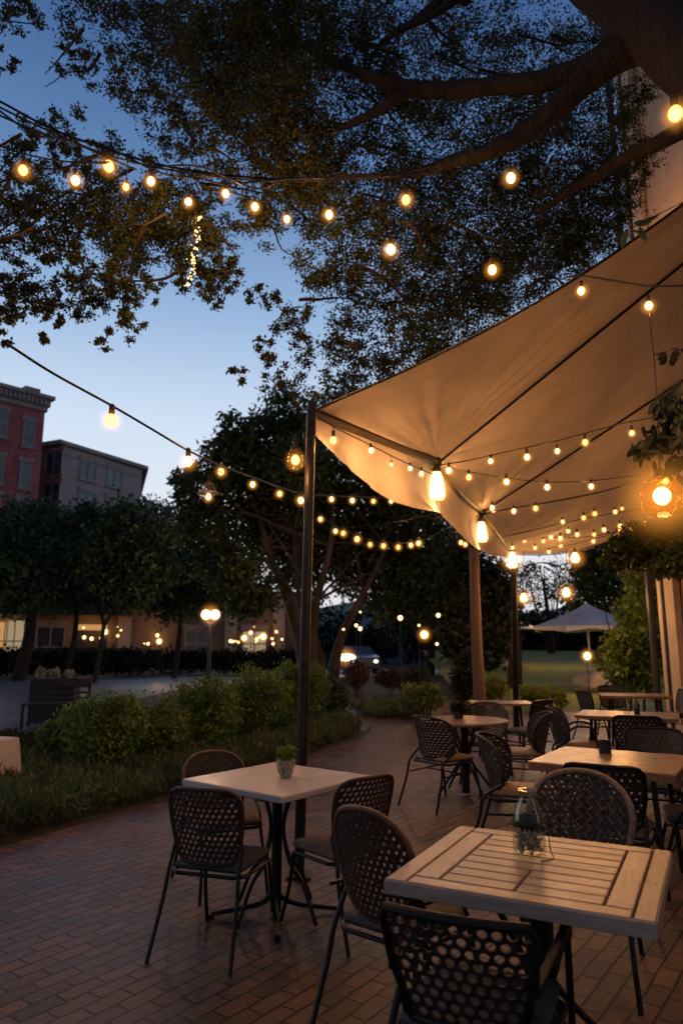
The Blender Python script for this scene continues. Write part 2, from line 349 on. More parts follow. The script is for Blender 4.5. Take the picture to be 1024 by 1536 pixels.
def leaves(name, m, parent, clumps, size, aspect=.5, sub=None, up=0.0, spread=.28, seed=0, droop=0, base=(0, 0, 0)):
    """clumps: (centre, (rx,ry,rz), count). Leaves gather in twigs scattered through each clump."""
    g = np.random.default_rng(seed+11); P = []
    for c, r, n in clumps:
        k = max(3, int(n/(sub or 26)))
        d = g.normal(size=(k, 3)); d /= np.linalg.norm(d, axis=1)[:, None]
        rad = g.uniform(0, 1, size=(k, 1))**.42
        cen = np.array(c)+d*rad*np.array(r)
        idx = g.integers(0, k, n)
        sp = spread*min(r)*np.array([1, 1, .75])
        P.append(cen[idx]+g.normal(size=(n, 3))*sp*g.uniform(.35, 1, size=(n, 1)))
    P = np.concatenate(P); n = len(P)
    a = g.normal(size=(n, 3)); a[:, 2] += up; a[:, 2] -= droop; a /= np.linalg.norm(a, axis=1)[:, None]
    b = g.normal(size=(n, 3)); b -= (a*b).sum(1)[:, None]*a; b /= np.linalg.norm(b, axis=1)[:, None]
    L = size*g.uniform(.6, 1.3, size=(n, 1)); W = L*aspect*.5
    V = np.empty((n, 4, 3)); V[:, 0] = P; V[:, 1] = P+a*L*.45+b*W; V[:, 2] = P+a*L; V[:, 3] = P+a*L*.45-b*W
    V = V.reshape(-1, 3)
    me = bpy.data.meshes.new(name); me.vertices.add(n*4); me.vertices.foreach_set('co', V.ravel().astype(np.float32))
    me.loops.add(n*4); me.loops.foreach_set('vertex_index', np.arange(n*4, dtype=np.int32))
    me.polygons.add(n); me.polygons.foreach_set('loop_start', np.arange(0, n*4, 4, dtype=np.int32))
    try: me.polygons.foreach_set('loop_total', np.full(n, 4, dtype=np.int32))
    except Exception: pass
    me.update(calc_edges=True); me.validate()
    me.materials.append(M[m]); o = bpy.data.objects.new(name, me); C.objects.link(o)
    if parent is not None: o.parent = parent
    return o
def point(loc, watts, color=(1, .46, .14), rad=.04):
    l = bpy.data.lights.new('lamp_or_fill_light', 'POINT'); l.energy = watts; l.color = color; l.shadow_soft_size = rad
    o = bpy.data.objects.new('lamp_or_fill_light', l); C.objects.link(o); o.location = loc; return o

# ------------------------------------------------------------------ world
w = bpy.data.worlds.new("World"); bpy.context.scene.world = w; w.use_nodes = True; nt = w.node_tree
bg = nt.nodes['Background']
tc = N(nt, 'ShaderNodeTexCoord'); sx = N(nt, 'ShaderNodeSeparateXYZ'); nt.links.new(tc.outputs['Generated'], sx.inputs[0])
rp = ramp(nt, [(0, (.95, .92, .94)), (.16, (1.0, 1.04, 1.12)), (.30, (.78, .93, 1.14)), (.44, (.38, .58, .90)), (.58, (.14, .28, .56)), (.70, (.065, .155, .38)), (.82, (.03, .06, .16)), (1, (.018, .035, .1))], sx.outputs['Z'])
sky = N(nt, 'ShaderNodeTexSky'); sky.sky_type = 'NISHITA'; sky.sun_disc = False; sky.sun_elevation = R(1.0); sky.sun_rotation = R(250)
ms = N(nt, 'ShaderNodeMix', data_type='RGBA', blend_type='ADD'); ms.inputs['Factor'].default_value = .02
az = ramp(nt, [(0, (.24, .27, .34)), (.42, (.30, .33, .40)), (.72, (1, 1, 1)), (1, (1, 1, 1))], N(nt, 'ShaderNodeValue').outputs[0])
mr = N(nt, 'ShaderNodeMapRange'); mr.inputs['From Min'].default_value = -1; nt.links.new(sx.outputs['Y'], mr.inputs['Value']); nt.links.new(mr.outputs[0], az.inputs['Fac'])
mz = N(nt, 'ShaderNodeMix', data_type='RGBA', blend_type='MULTIPLY'); mz.inputs['Factor'].default_value = 1
nt.links.new(rp.outputs[0], mz.inputs['A']); nt.links.new(az.outputs[0], mz.inputs['B'])
nt.links.new(mz.outputs['Result'], ms.inputs['A']); nt.links.new(sky.outputs[0], ms.inputs['B'])
nt.links.new(ms.outputs['Result'], bg.inputs['Color']); bg.inputs['Strength'].default_value = .8
# last afterglow of the sun that has just set, behind the buildings on the left
sl = bpy.data.lights.new('sun', 'SUN'); sl.energy = .05; sl.angle = R(20); sl.color = (1, .75, .6)
so = bpy.data.objects.new('sun', sl); C.objects.link(so); so.rotation_euler = (R(80), 0, R(70))

# ------------------------------------------------------------------ ground
def sheet(name, pts, z, m, kind='structure', sub=None):
    b = MB(); b.add([(p[0], p[1], z) for p in pts], [tuple(range(len(pts)))])
    return tag(b.build(name, m, smooth=False), kind=kind)
sheet('ground', [(-400, -20), (400, -20), (400, 600), (-400, 600)], 0, 'soil')
g = lambda x, y: tuple(G(x, y)[:2])
patio = [(-3.5, -3), (9, -3), (9, 14.5), (6.5, 17.0), g(780, 1068), g(700, 1060), g(640, 1078), g(560, 1090), g(545, 1106), g(420, 1150), g(270, 1197), g(120, 1238), g(0, 1272), (-3.5, 5.2)]
sheet('brick_patio', patio, .004, 'brick')
path = [g(545, 1100), g(555, 1091), g(640, 1078), g(700, 1066), g(655, 1050), g(600, 1044), g(545, 1050), g(505, 1062), g(515, 1078), g(530, 1092)]
sheet('garden_path', path, .008, 'brick')
road = [(-60, 11.5), (-5.8, 11.3), g(100, 1082), g(262, 1043), g(262, 1017), g(190, 1020), (-60, 29.5)]
road = [(-60, 12), (-5.6, 12), (-5.9, 20), (-5.5, 26), (-2, 34), (40, 52), (40, 58), (-6, 44), (-12, 33), (-60, 31)]
sheet('road', road, .004, 'asphalt')
kb = MB(); kb.tube([(-60, 31.1, .06), (-12, 33.1, .06), (-6, 44.1, .06), (40, 58.1, .06)], .09, 4); tag(kb.build('kerb', 'kerb', smooth=False), kind='structure')
sheet('pavement', [(-60, 31.2), (-12, 33.2), (-6, 44.3), (-4, 60), (-60, 60)], .1, 'kerb')
lw = MB(); rows = []
for i in range(13):
    Y = 16.8+i*2.2
    rows.append([Vector((X, Y, .006+max(0, (Y-17)*.045)+.05*math.sin(X*1.3+Y)*(1 if i else 0)*.6)) for X in [3.0+.35*(Y-16.8)*.2+k*1.6 for k in range(16)]])
lw.grid(rows); tag(lw.build('lawn', 'lawn'), kind='structure')

# ------------------------------------------------------------------ buildings
def P2(px, Y): r = ray(px, 800); return Vector((r.x*Y/r.y, Y, 0))
def wallbox(b, a, c, z0, z1, th=.3):
    a = Vector(a); c = Vector(c); d = (c-a); n = Vector((-d.y, d.x, 0)).normalized()
    vs = [Vector((p.x, p.y, z)) for z in (z0, z1) for p in (a, c, c+n*th, a+n*th)]
    b.add(vs, [(3, 2, 1, 0), (4, 5, 6, 7), (0, 1, 5, 4), (1, 2, 6, 5), (2, 3, 7, 6), (3, 0, 4, 7)])
def window_on(par, a, c, t0, t1, z0, z1, glass='win', panes=2, fr='frame'):
    a = Vector(a); c = Vector(c); d = (c-a).normalized(); n = Vector((d.y, -d.x, 0))
    A = a.lerp(c, t0); B = a.lerp(c, t1)
    f = MB(); w_ = .07
    for (z_a, z_b) in ((z0-w_, z0), (z1, z1+w_)): wallbox(f, A+n*.09-d*w_, B+n*.09+d*w_, z_a, z_b, .08)
    for i in range(panes+1):
        q = A.lerp(B, i/panes); wallbox(f, q+n*.092-d*w_/2, q+n*.092+d*w_/2, z0, z1, .075)
    wallbox(f, A+n*.06, B+n*.06, (z0+z1)/2-.04, (z0+z1)/2+.04, .04)
    fo = f.build('window', fr, par, smooth=False)
    g_ = MB(); g_.add([Vector((p.x, p.y, z))+n*.03 for p, z in ((A, z0), (B, z0), (B, z1), (A, z1))], [(0, 1, 2, 3)])
    g_.build('pane', glass, fo, smooth=False)
    s_ = MB(); wallbox(s_, A+n*.16-d*.2, B+n*.16+d*.2, z0-.28, z0-.11, .15); s_.build('sill', 'cornice', fo, smooth=False)
    s_ = MB(); wallbox(s_, A+n*.13-d*.2, B+n*.13+d*.2, z1+.11, z1+.45, .12); s_.build('lintel', 'cornice', fo, smooth=False)
# red brick block
rb = thing('brick_building', 'tall dark red brick building with pale bracketed cornice at left edge', 'building', tuple(P2(35, 52)))
O = Vector(rb.location)
a = P2(-340, 43); c = P2(53, 55); H = D(70, 618, 55).z
b = MB(); wallbox(b, a-O, c-O, 0, H, .3); wallbox(b, c-O, c+Vector((-9, 14, 0))-O, 0, H-.01, .3); b.build('wall', 'red_brick', rb, smooth=False)
b = MB(); dd = (c-a).normalized(); nn = Vector((dd.y, -dd.x, 0))
for k, (zz, e, h) in enumerate([(H, .15, .4), (H+.4, .3, .6), (H+1.0, .55, .3)]):
    wallbox(b, a+nn*e-O, c+nn*e+dd*e-O, zz, zz+h, e+.3+14*0)
for i in range(46):
    q = a.lerp(c, (i+.5)/46); wallbox(b, q+nn*.45-dd*.1-O, q+nn*.45+dd*.1-O, H+.45, H+.95, .15)
wallbox(b, c-dd*1.7-O, c-dd*.5-O, H+1.3, H+1.8, 1.2)
b.build('cornice', 'cornice', rb, smooth=False)
L = (c-a).length
def tpx(px, a, c, py=800):
    # wall parameter where the sight line of column px meets the wall
    r = ray(px, py); k = r.x/r.y
    return (k*a.y-a.x)/((c.x-a.x)-k*(c.y-a.y))
for px in (-120, -60, 38):
    t = tpx(px, a, c, 710)
    q = a.lerp(c, t)
    for yc in (650, 712, 768, 835):
        zc = D(38, yc, q.y).z if px > 0 else D(38, yc, a.lerp(c, tpx(38, a, c)).y).z
        window_on(rb, a-O, c-O, t-.42/L, t+.42/L, zc-1.0, zc+.9, panes=1)
t = tpx(-2, a, c, 710)
for yc in (645, 712, 768):
    zc = D(38, yc, a.lerp(c, tpx(38, a, c)).y).z; window_on(rb, a-O, c-O, t-.5/L, t+.3/L, zc-1.0, zc+.9, panes=1)
# grey block
gb = thing('apartment_building', 'lower grey brown building with flat overhanging roof and paired teal windows', 'building', tuple(P2(97, 62)))
O = Vector(gb.location); a = P2(48, 63.5); m_ = P2(84, 62); H = D(95, 667, 62).z
e1, = (H-1.5,); 
def solveY(px, py, z):
    r = ray(px, py); return (z-CH)/r.z*r.y
Yr = solveY(216, 704, H); c = P2(208, Yr)
b = MB(); wallbox(b, a-O, m_-O, 0, H, .3); wallbox(b, m_-O, c-O, 0, H, .3); wallbox(b, c-O, c+Vector((-4, 12, 0))-O, 0, H-.01, .3); b.build('wall', 'grey_wall', gb, smooth=False)
b = MB(); d2 = (c-m_).normalized(); n2 = Vector((d2.y, -d2.x, 0))
top = [a+Vector((0, -.8, 0)), m_+Vector((0, -.6, 0)), c+n2*.5+d2*.4, c+Vector((-4, 14, 0)), a+Vector((-2, 14, 0))]
b.add([p-O+Vector((0, 0, z)) for z in (H, H+.35) for p in top], [tuple(range(5)), tuple(range(9, 4, -1))]+[(i, 5+i, 5+(i+1) % 5, (i+1) % 5) for i in range(5)])
b.build('roof', 'cornice', gb, smooth=False)
b = MB(); wallbox(b, m_-O+n2*.06, c-O+n2*.06, H-.9, H-.75, .05); b.build('cornice', 'cornice', gb, smooth=False)
L = (c-m_).length
for px in (131, 171):
    t = tpx(px, m_, c, 730); q = m_.lerp(c, t)
    for yc in ((706, 752) if px == 131 else (717, 760)):
        zc = D(px, yc, q.y).z; window_on(gb, m_-O, c-O, t-.95/L, t+.95/L, zc-.85, zc+.75, panes=2)
L = (m_-a).length
t = tpx(81, a, m_, 720)
for yc in (697, 745):
    zc = D(81, yc, 63).z; window_on(gb, a-O, m_-O, t-.36, t+.3, zc-1.1, zc+1, panes=2)
# low cafe building with lit ground floor
cb = thing('shopfront_building', 'low beige building with lamplit ground floor behind street trees', 'building', tuple(P2(200, 46)))
O = Vector(cb.location); a = P2(-60, 43); c = P2(470, 50)
b = MB(); wallbox(b, a-O, c-O, 0, 5.2, .3); b.build('wall', 'beige_wall', cb, smooth=False)
b = MB(); dd = (c-a).normalized(); nn = Vector((dd.y, -dd.x, 0))
wallbox(b, a+nn*1.4-O, a.lerp(c, .46)+nn*1.4-O, 3.35, 3.9, 1.38); b.build('awning', 'darkdoor', cb, smooth=False)
for px in (195, 350, 420): 
    b = MB(); q = a.lerp(c, tpx(px, a, c)); wallbox(b, q+nn*.2-dd*.4-O, q+nn*.2+dd*.4-O, 0, 5, .18); b.build('pilaster', 'stucco_trim', cb, smooth=False)
L = (c-a).length
for px, hw, z0, z1, gl in ((7, .65, .6, 2.9, 'litwin'), (35, .55, .5, 3.0, 'litwin2'), (88, .8, .2, 2.6, 'darkdoor'), (300, .7, .8, 2.4, 'win'), (385, .8, .8, 2.4, 'litwin2')):
    t = tpx(px, a, c); window_on(cb, a-O, c-O, t-hw/L, t+hw/L, z0, z1, glass=gl)
t = tpx(147, a, c); q = a.lerp(c, t)
b = MB(); wallbox(b, q+nn*.05-dd*.95-O, q+nn*.05+dd*.95-O, 0, 2.4, .04); do = b.build('door', 'darkdoor', cb, smooth=False)
b = MB(); b.tube([q+nn*.12-O+Vector((0, 0, .9)), q+nn*.12-O+Vector((0, 0, 1.4))], .03, 6); b.build('handle', 'pole', do)
b = MB(); wallbox(b, q+nn*.06-dd*.95-O, q+nn*.06+dd*.95-O, 2.45, 2.8, .05); b.build('transom', 'litwin', cb, smooth=False)
for px, py in ((167, 948), (137, 956), (148, 958), (162, 957), (243, 953), (246, 962), (3, 932), (5, 957)):
    q = a.lerp(c, tpx(px, a, c))+nn*.35; z = D(px, py, q.y).z
    b = MB(); b.ball(q-O+Vector((0, 0, z)), .17 if px in (167, 246) else .12, 10); lo = b.build('wall_lamp', 'bulb', cb)
    b = MB(); b.tube([q-O+Vector((0, 0, z+.1)), q-O+Vector((0, 0, z+.3)), q-nn*.34-O+Vector((0, 0, z+.3))], .025, 6); b.build('bracket', 'black', lo)
    if px in (167, 246, 3): b = MB(); b.ball(q-O+Vector((0, 0, z)), .5, 14); b.build('glow', 'halo', lo)
for px in (10, 148, 246, 400):
    q = a.lerp(c, tpx(px, a, c))+nn*1.4; point((q.x, q.y, 2.6), 24 if px != 400 else 16, rad=.1)

# stucco building at right with pilasters
wb = thing('stucco_building', 'tall warm tan stucco building corner at right edge behind tables', 'building', (5.95, 13.2, 0))
b = MB(); b.box((1.5, -6, 8), (3, 12, 16)); b.build('wall', 'stucco', wb, smooth=False)
for (yy, wd) in ((-.12, .24), (-.55, .34)):
    b = MB(); b.box((-.05-.04*(yy < -.3), yy-.05, 8.01), (.12, wd, 16.0)); b.build('pilaster', 'stucco_trim', wb, smooth=False)
b = MB(); b.tube([(-.12, -.32, 0), (-.12, -.32, 15.9)], .05, 8); b.tube([(-.12, .25, 0.1), (-.12, .25, 15.9)], .07, 8); b.build('downpipe', 'darkdoor', wb)

# ------------------------------------------------------------------ canopy
ptop = D(467, 618, 4.99); A = Vector((ptop.x, 4.99, ptop.z)); zE = A.z
def onz(px, py, z): return G(px, py, z)
B = onz(655, 693, zE); Cc = onz(722, 768, zE); Dd = onz(770, 832, zE-.1)
print('eave', A, B, Cc, Dd)
def ext(p0, px, py, X=5.6):
    q = D(px, py, p0.y); d = q-p0; return p0+d*((X-p0.x)/d.x)
def curve(p0, p1, sag, n=24, pts=None):
    return [p0.lerp(p1, i/n)-Vector((0, 0, sag*math.sin(PI*i/n)**1.0)) for i in range(n+1)]
H1 = ext(A, 1024, 285); HB = ext(B, 1024, 393); HC = ext(Cc, 1024, 568)
c0 = [p-Vector((0, 0, .20*math.sin(PI*min(1, i/24/.62))*(1 if i/24 < .62 else 0))) for i, p in enumerate(curve(A, H1, 0))]
c1 = curve(B, HB, 0); c2 = curve(Cc, HC, 0)
dp = [Dd, D(820, 832, 12.6), D(870, 825, 12.6), D(920, 810, 12.7), D(965, 790, 12.8), D(1010, 762, 12.8)]
dp = catmull(dp, 6); c3 = [dp[round(i/24*(len(dp)-1))] for i in range(25)]
HUBS = [(B.x-A.x, B.y-A.y), (Cc.x-A.x, Cc.y-A.y)]
M['canvas'] = mat('beige_canvas', (.5, .4, .3), .85, build=canvas_build, spec=.2)
cp = thing('canopy_roof', 'large beige fabric shade canopy with dark metal frame lit from below', 'canopy', (A.x, A.y, 0))
O = Vector(cp.location)
rows = []
cur = [c0, c1, c2, c3]
for k in range(3):
    for j in range(10 if k < 2 else 11):
        t = j/10; row = []
        for i in range(25):
            s = i/24; p = cur[k][i].lerp(cur[k+1][i], t)
            p = p-O+Vector((0, 0, .015-(.10 if k else .06)*math.sin(PI*t)*math.sin(PI*min(1, s*1.2+.08))))
            # radiating pulls at the two hubs
            for hub in (B, Cc):
                dv = (cur[k][i].lerp(cur[k+1][i], t)-hub); r_ = dv.length; an = math.atan2(dv.y, dv.x)
                p.z += (.05*math.sin(an*17)+.03*math.sin(an*29+1))*math.exp(-r_/1.0)*min(1, r_*2)
            row.append(p)
        rows.append(row)
b = MB(); b.grid(rows); o = b.build('fabric', 'canvas', cp, angle=180)
md = o.modifiers.new('s', 'SUBSURF'); md.levels = 1; md.render_levels = 1
# hanging valance outside the eave beam
low = [(472, 640), (500, 676), (540, 714), (580, 742), (620, 760), (655, 768), (664, 776), (690, 800), (715, 820), (745, 833), (768, 836)]
def eave(t):
    P = [A, B, Cc, Dd]; x = t*3; k = min(2, int(x)); return P[k].lerp(P[k+1], x-k)
rows = []
def eave_at(px):
    best = min((abs((lambda p: 512+F*p.x/(p.y*math.cos(PITCH)+(p.z-CH)*math.sin(PITCH)))(eave(t/200))-px), t/200) for t in range(201)); return eave(best[1])
lowc = catmull([Vector((x, y, 0)) for x, y in low], 5)
for q in lowc:
    e = eave_at(q.x); l = D(q.x, q.y, e.y+.0); out = Vector((-.9, .42, 0)).normalized()
    drop = max(0.0, e.z-l.z)
    rows.append([e-O+Vector((-.03, .01, .0))+out*(.10*math.sin(PI*j/6)*drop)+Vector((0, 0, -drop*j/6))+out*.05*drop*j/6*math.sin(q.x*.045) for j in range(7)])
b = MB(); b.grid(rows); b.build('valance', 'canvas', cp, angle=180)
b = MB(); b.tube([A-O, B-O], .04, 8); b.tube([B-O, B.lerp(Cc, .5)-O-Vector((0, 0, .05)), Cc-O], .024, 8, 4); b.tube([Cc-O, Dd-O], .026, 8); b.build('eave_beam', 'beam', cp)
for p, h in ((B, HB), (Cc, HC)):
    b = MB(); b.tube([p-O-Vector((0, 0, .02)), h-O-Vector((0, 0, .02))], .014, 6); b.build('rafter', 'black', cp)
    b = MB(); b.ball(p-O, .05, 10); b.lathe([(.03, -.1), (.035, -.02), (.02, .02)], p-O, 8); b.build('hub', 'black', cp)
b = MB(); b.tube([p-O for p in c0], .01, 6); b.tube([p-O for p in c3], .01, 6); b.build('edge_cord', 'black', cp)
b = MB(); b.tube([Cc-O, D(655, 776, Cc.y)-O], .012, 6); b.tube([Dd-O, D(712, 822, Dd.y)-O], .012, 6); b.build('stay_rod', 'beam', cp)
# posts
pb = G(448, 1316); b = MB(); b.tube([(pb.x, pb.y, 0), (A.x, A.y, A.z+.05)], .036, 14); b.box((pb.x, pb.y, .01), (.16, .16, .02)); p_ = b.build('canopy_post', 'pole')
tag(p_, 'slim dark metal pole rising beside the small white square table', 'post', 'posts of the canopy')
b = MB(); q = G(774, 1092); b.tube([(q.x, q.y, 0), (Dd.x, Dd.y+.02, Dd.z)], .055, 12); p_ = b.build('canopy_post', 'pole'); tag(p_, 'dark rusty post under the far end of the canopy eave', 'post', 'posts of the canopy')
q = D(712, 822, 13.4); b = MB(); b.tube([(q.x, q.y, 0), (q.x-.03, q.y, q.z*.5), (q.x-.02, q.y, q.z)], [.115, .10, .09], 12, 6); tag(b.build('timber_post', 'timber'), 'thick round timber post wrapped at its foot by a dark shrub', 'post')

# ------------------------------------------------------------------ lights
M['bulb_b'] = bulbmat('lit_bulb_dim', (1, .62, .22), (1, .36, .05), 2.6); M['bulb_c'] = bulbmat('lit_bulb_hot', (1, .85, .5), (1, .5, .12), 4.5)
M['bulb_small_b'] = bulbmat('lit_small_bulb_dim', (1, .55, .16), (1, .3, .04), 2.0)
VAR = {'bulb': ['bulb', 'bulb', 'bulb_b', 'bulb_c'], 'bulb_small': ['bulb_small', 'bulb_small', 'bulb_small_b']}
def bulbmesh(r):
    return [(0.0, -2.3*r), (.45*r, -2.15*r), (.82*r, -1.75*r), (1.0*r, -1.25*r), (.92*r, -.7*r), (.62*r, -.2*r), (.42*r, 0)]
def add_bulb(parent, O, anchor, pos, r, halo='halo', m='bulb', hs=3.2, wire=True):
    """pos = centre of glowing glass, anchor = point of the cable"""
    pos = Vector(pos)-O; an = Vector(anchor)-O; r *= random.uniform(.88, 1.14); base = pos+Vector((0, 0, 1.2*r))
    if m in VAR: m = random.choice(VAR[m])
    b = MB(); b.lathe(bulbmesh(r), base, 12); ax = Vector((random.uniform(-1, 1), random.uniform(-1, 1), 0)).normalized(); R4 = Matrix.Translation(base) @ Matrix.Rotation(random.uniform(0, .22), 4, ax) @ Matrix.Translation(-base)
    b.v = [tuple(R4 @ Vector(v)) for v in b.v]; bo = b.build('bulb', m, parent)
    b = MB(); b.lathe([(.5*r, -.15*r), (.55*r, .1*r), (.52*r, 1.6*r), (.25*r, 1.9*r)], base, 8)
    if wire and (an-base).length > 1.6*r: b.tube([base+Vector((0, 0, 1.4*r)), an], max(.0022, .12*r), 5)
    b.build('socket', 'cable', bo)
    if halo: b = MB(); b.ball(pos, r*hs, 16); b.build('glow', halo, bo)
    return bo
def string(label, cable, bulbs, r=.02, cr=.004, halo='halo', m='bulb', cat='string lights', group=None, hs=3.2, extra=None, power=0, every=1, name='string_lights'):
    pts = [D(x, y, Y) for x, y, Y in cable]; O = Vector(pts[0]); t = thing(name, label, cat, tuple(O), 0, group)
    cc = catmull(pts, 8); b = MB(); b.tube([p-O for p in cc], cr, 6)
    if extra:
        for e in extra: b.tube([p-O for p in catmull([D(x, y, Y) for x, y, Y in e], 8)], cr*.8, 6)
    b.build('cable', 'cable', t)
    pr = [(512+F*p.x/(p.y*math.cos(PITCH)+(p.z-CH)*math.sin(PITCH)), p) for p in cc]
    for i, bb in enumerate(bulbs):
        px, py = bb[0], bb[1]; rr = r*(bb[2] if len(bb) > 2 else 1)
        _, p = min(((abs(q-px), k) for k, (q, _) in enumerate(pr)));
        an = pr[p][1]; pos = D(px, py, an.y)
        if len(bb) > 3 and bb[3]: an = Vector((pos.x, pos.y, pos.z+bb[3]))
        add_bulb(t, O, an, pos, rr, halo, m, hs)
        if power and i % every == 0: point(pos-Vector((0, 0, rr*1.5)), power, rad=.03)
    return t
SG = 'string lights slung between the trees and the canopy'
# bundle through the oak
string('thick bundle of dark cables with warm bulbs sweeping under the oak limbs', [(-30, 140, 5.0), (0, 152, 5.1), (75, 192, 5.2), (150, 220, 5.3), (240, 247, 5.4), (340, 263, 5.5), (450, 270, 5.6), (560, 266, 5.7), (650, 250, 5.7), (705, 236, 5.8)],
       [(163, 250, 1.25), (226, 272), (283, 304), (338, 291), (382, 311), (430, 329, .85), (493, 322, 1.1), (609, 300, 1.25), (189, 281, .85)], r=.033, cr=.011, group=SG, power=10,
       extra=[[(-30, 146, 5.02), (60, 190, 5.2), (150, 228, 5.3), (250, 254, 5.4), (400, 272, 5.55), (540, 268, 5.7)], [(-20, 152, 5.0), (50, 200, 5.1), (100, 210, 5.2), (170, 240, 5.3), (205, 255, 5.35)], [(60, 180, 5.2), (90, 205, 5.2), (130, 240, 5.25), (160, 246, 5.25)],
              [(230, 250, 5.4), (300, 250, 5.4), (380, 282, 5.5), (420, 272, 5.5)], [(300, 258, 5.5), (330, 275, 5.5), (450, 268, 5.5), (620, 262, 5.7), (690, 242, 5.8)], [(-30, 160, 5.0), (80, 206, 5.2), (150, 216, 5.3), (250, 262, 5.4), (330, 262, 5.5)]])
string('thin cable with two bulbs at the upper left below the cable bundle', [(-30, 208, 5.0), (20, 226, 5.0), (70, 238, 5.05), (120, 244, 5.1), (165, 243, 5.15)], [(35, 256), (113, 271)], r=.033, cr=.007, group=SG, power=7)
# single hanging bulbs in the oak
for i, (px, py, dr, lab) in enumerate([(765, 267, .22, 'bulb hanging alone on a short hook below the oak limb'), (585, 375, .12, 'lone round bulb glowing lowest in the sparse leaves left of centre'), (738, 405, .2, 'lone bulb with twisted wire just above the canopy edge'), (1012, 172, .12, 'large bulb beside the tree limb at the upper right edge')]):
    pos = D(px, py, 5.2 if i != 3 else 4.6); t = thing('hanging_bulb', lab, 'light bulb', tuple(pos), 0, 'single bulbs in the oak')
    rr = .037*(1.3 if i == 3 else 1); bo = add_bulb(t, pos, pos+Vector((0, 0, dr)), pos, rr, 'halo')
    b = MB(); b.tube([(0, 0, dr), (.03, .0, dr+.05), (.02, .01, dr+.1), (-.04, .02, dr+.12), (-.05, 0, dr+.05)], .003, 5, 4)
    b.tube([(0, 0, dr), (0, .05, dr+ (.5 if i != 3 else .3))], .002, 5); b.build('hook_wire', 'cable', t)
    point(pos-Vector((0, .0, .06)), 3, rad=.04)
# hanging fairy lights
t = thing('fairy_light_cluster', 'tiny golden fairy lights dangling in a vertical bunch beneath the bulbs', 'fairy lights', tuple(D(290, 320, 5.6)))
O = Vector(t.location); b = MB(); rnd = random.Random(3); c_ = MB()
for s_ in range(3):
    pts = [D(296-s_*2+rnd.uniform(-4, 4)-k*1.4, 322+k*12, 5.6+rnd.uniform(-.03, .03))-O for k in range(9)]; c_.tube(pts, .0015, 4, 3)
for k in range(52):
    y = 322+rnd.random()*108; x = 299-(y-322)*.14+rnd.gauss(0, 3.2); b.ball(D(x, y, 5.6+rnd.uniform(-.05, .05))-O, rnd.choice((.005, .007, .010)), 8)
c_.build('wire', 'cable', t); b.build('lights', 'bulb_small', t)['kind'] = 'stuff'
# long line running from upper left to the pole and beyond
string('long single cable with teardrop pendants sloping down from the upper left to the pole', [(10, 515, 3.6), (80, 560, 3.9), (167, 608, 4.3), (230, 645, 4.6), (283, 676, 5.0), (335, 700, 5.6), (380, 716, 6.2), (420, 731, 6.8), (455, 740, 7.2), (500, 744, 7.8), (560, 746, 8.5), (620, 750, 9)],
       [(167, 631, 1.25, .08), (282, 693, 1.15, .08), (332, 708, .9), (379, 727, .9), (419, 741, .9), (451, 751, 1), (497, 749, .8), (528, 751, .8), (560, 752, .8), (586, 752, .8)], r=.03, cr=.008, group=SG, m='bulb')
string('drooping thin string of small round bulbs behind the pole against dark trees', [(468, 765, 7.5), (481, 772, 7.6), (503, 790, 7.8), (530, 801, 8), (560, 812, 8.2), (600, 815, 8.4), (640, 808, 8.8), (680, 790, 9.4), (720, 806, 10.5), (745, 825, 12)],
       [(481, 779), (503, 797), (515, 800), (536, 809), (555, 817), (575, 819), (597, 821), (616, 818), (628, 815), (691, 814, .9), (697, 817, .9)], r=.026, cr=.004, group=SG, m='bulb_small',
       extra=[[(503, 793, 7.8), (550, 788, 8), (600, 782, 8.3), (655, 770, 9)]])
# under the canopy
def between(f): return f
string('short string of bulbs clipped under the front eave beam of the canopy', [(473, 622, 5.0), (500, 640, 5.1), (556, 668, 5.4), (610, 695, 5.75), (650, 712, 6.1)], [(500, 661, 1.1), (556, 676), (587, 697, .5), (615, 703, .8), (632, 711, .9)], r=.022, cr=.005, group='string lights under the canopy', power=3.5)
UG = 'string lights under the canopy'
string('uppermost bulb string rising rightwards from the first hub under the canopy', [(657, 698, B.y), (700, 691, 6.2), (740, 682, 6.2), (790, 671, 6.3), (835, 661, 6.4), (880, 649, 6.4), (947, 632, 6.4), (1030, 620, 6.4)], [(736, 692), (790, 686), (835, 677), (877, 664), (947, 650, 1.15)], r=.023, cr=.005, group=UG, power=3.0)
string('nearly level bulb string running right from the first hub', [(657, 698, B.y), (700, 707, 6.8), (759, 717, 7), (820, 723, 7.1), (886, 721, 7.2), (960, 712, 7.2), (1030, 700, 7.2)], [(673, 706), (703, 716), (759, 723), (820, 731), (886, 730), (997, 722, 1.1)], r=.025, cr=.005, group=UG, power=3.0)
string('bulb string sweeping right from the second hub towards the glass globe', [(722, 772, Cc.y), (770, 762, 8.4), (830, 752, 8.5), (900, 738, 8.5), (960, 722, 8.5), (1030, 716, 8.4)], [(738, 762), (770, 767), (803, 763)], r=.029, cr=.009, group=UG, power=4)
string('thin bulb string below it with widely spaced small lights', [(740, 808, 10.8), (800, 795, 10.8), (870, 779, 10.6), (930, 768, 10.4), (970, 762, 10.4)], [(843, 783), (875, 777), (891, 771), (922, 768), (932, 763, .8)], r=.028, cr=.007, group=UG, m='bulb_small')
string('faint lower bulb string near the far canopy edge ending at the vine', [(745, 812, 11.4), (800, 806, 11.4), (870, 806, 11.2), (930, 796, 11), (975, 780, 10.8)], [(786, 811), (814, 812, .8), (840, 808), (865, 802), (890, 802), (929, 789), (966, 785), (768, 822, .8), (802, 822, .8), (826, 806, .9), (852, 797, .9), (905, 795, .9), (948, 792)], r=.03, cr=.006, group=UG, m='bulb_small', power=0)
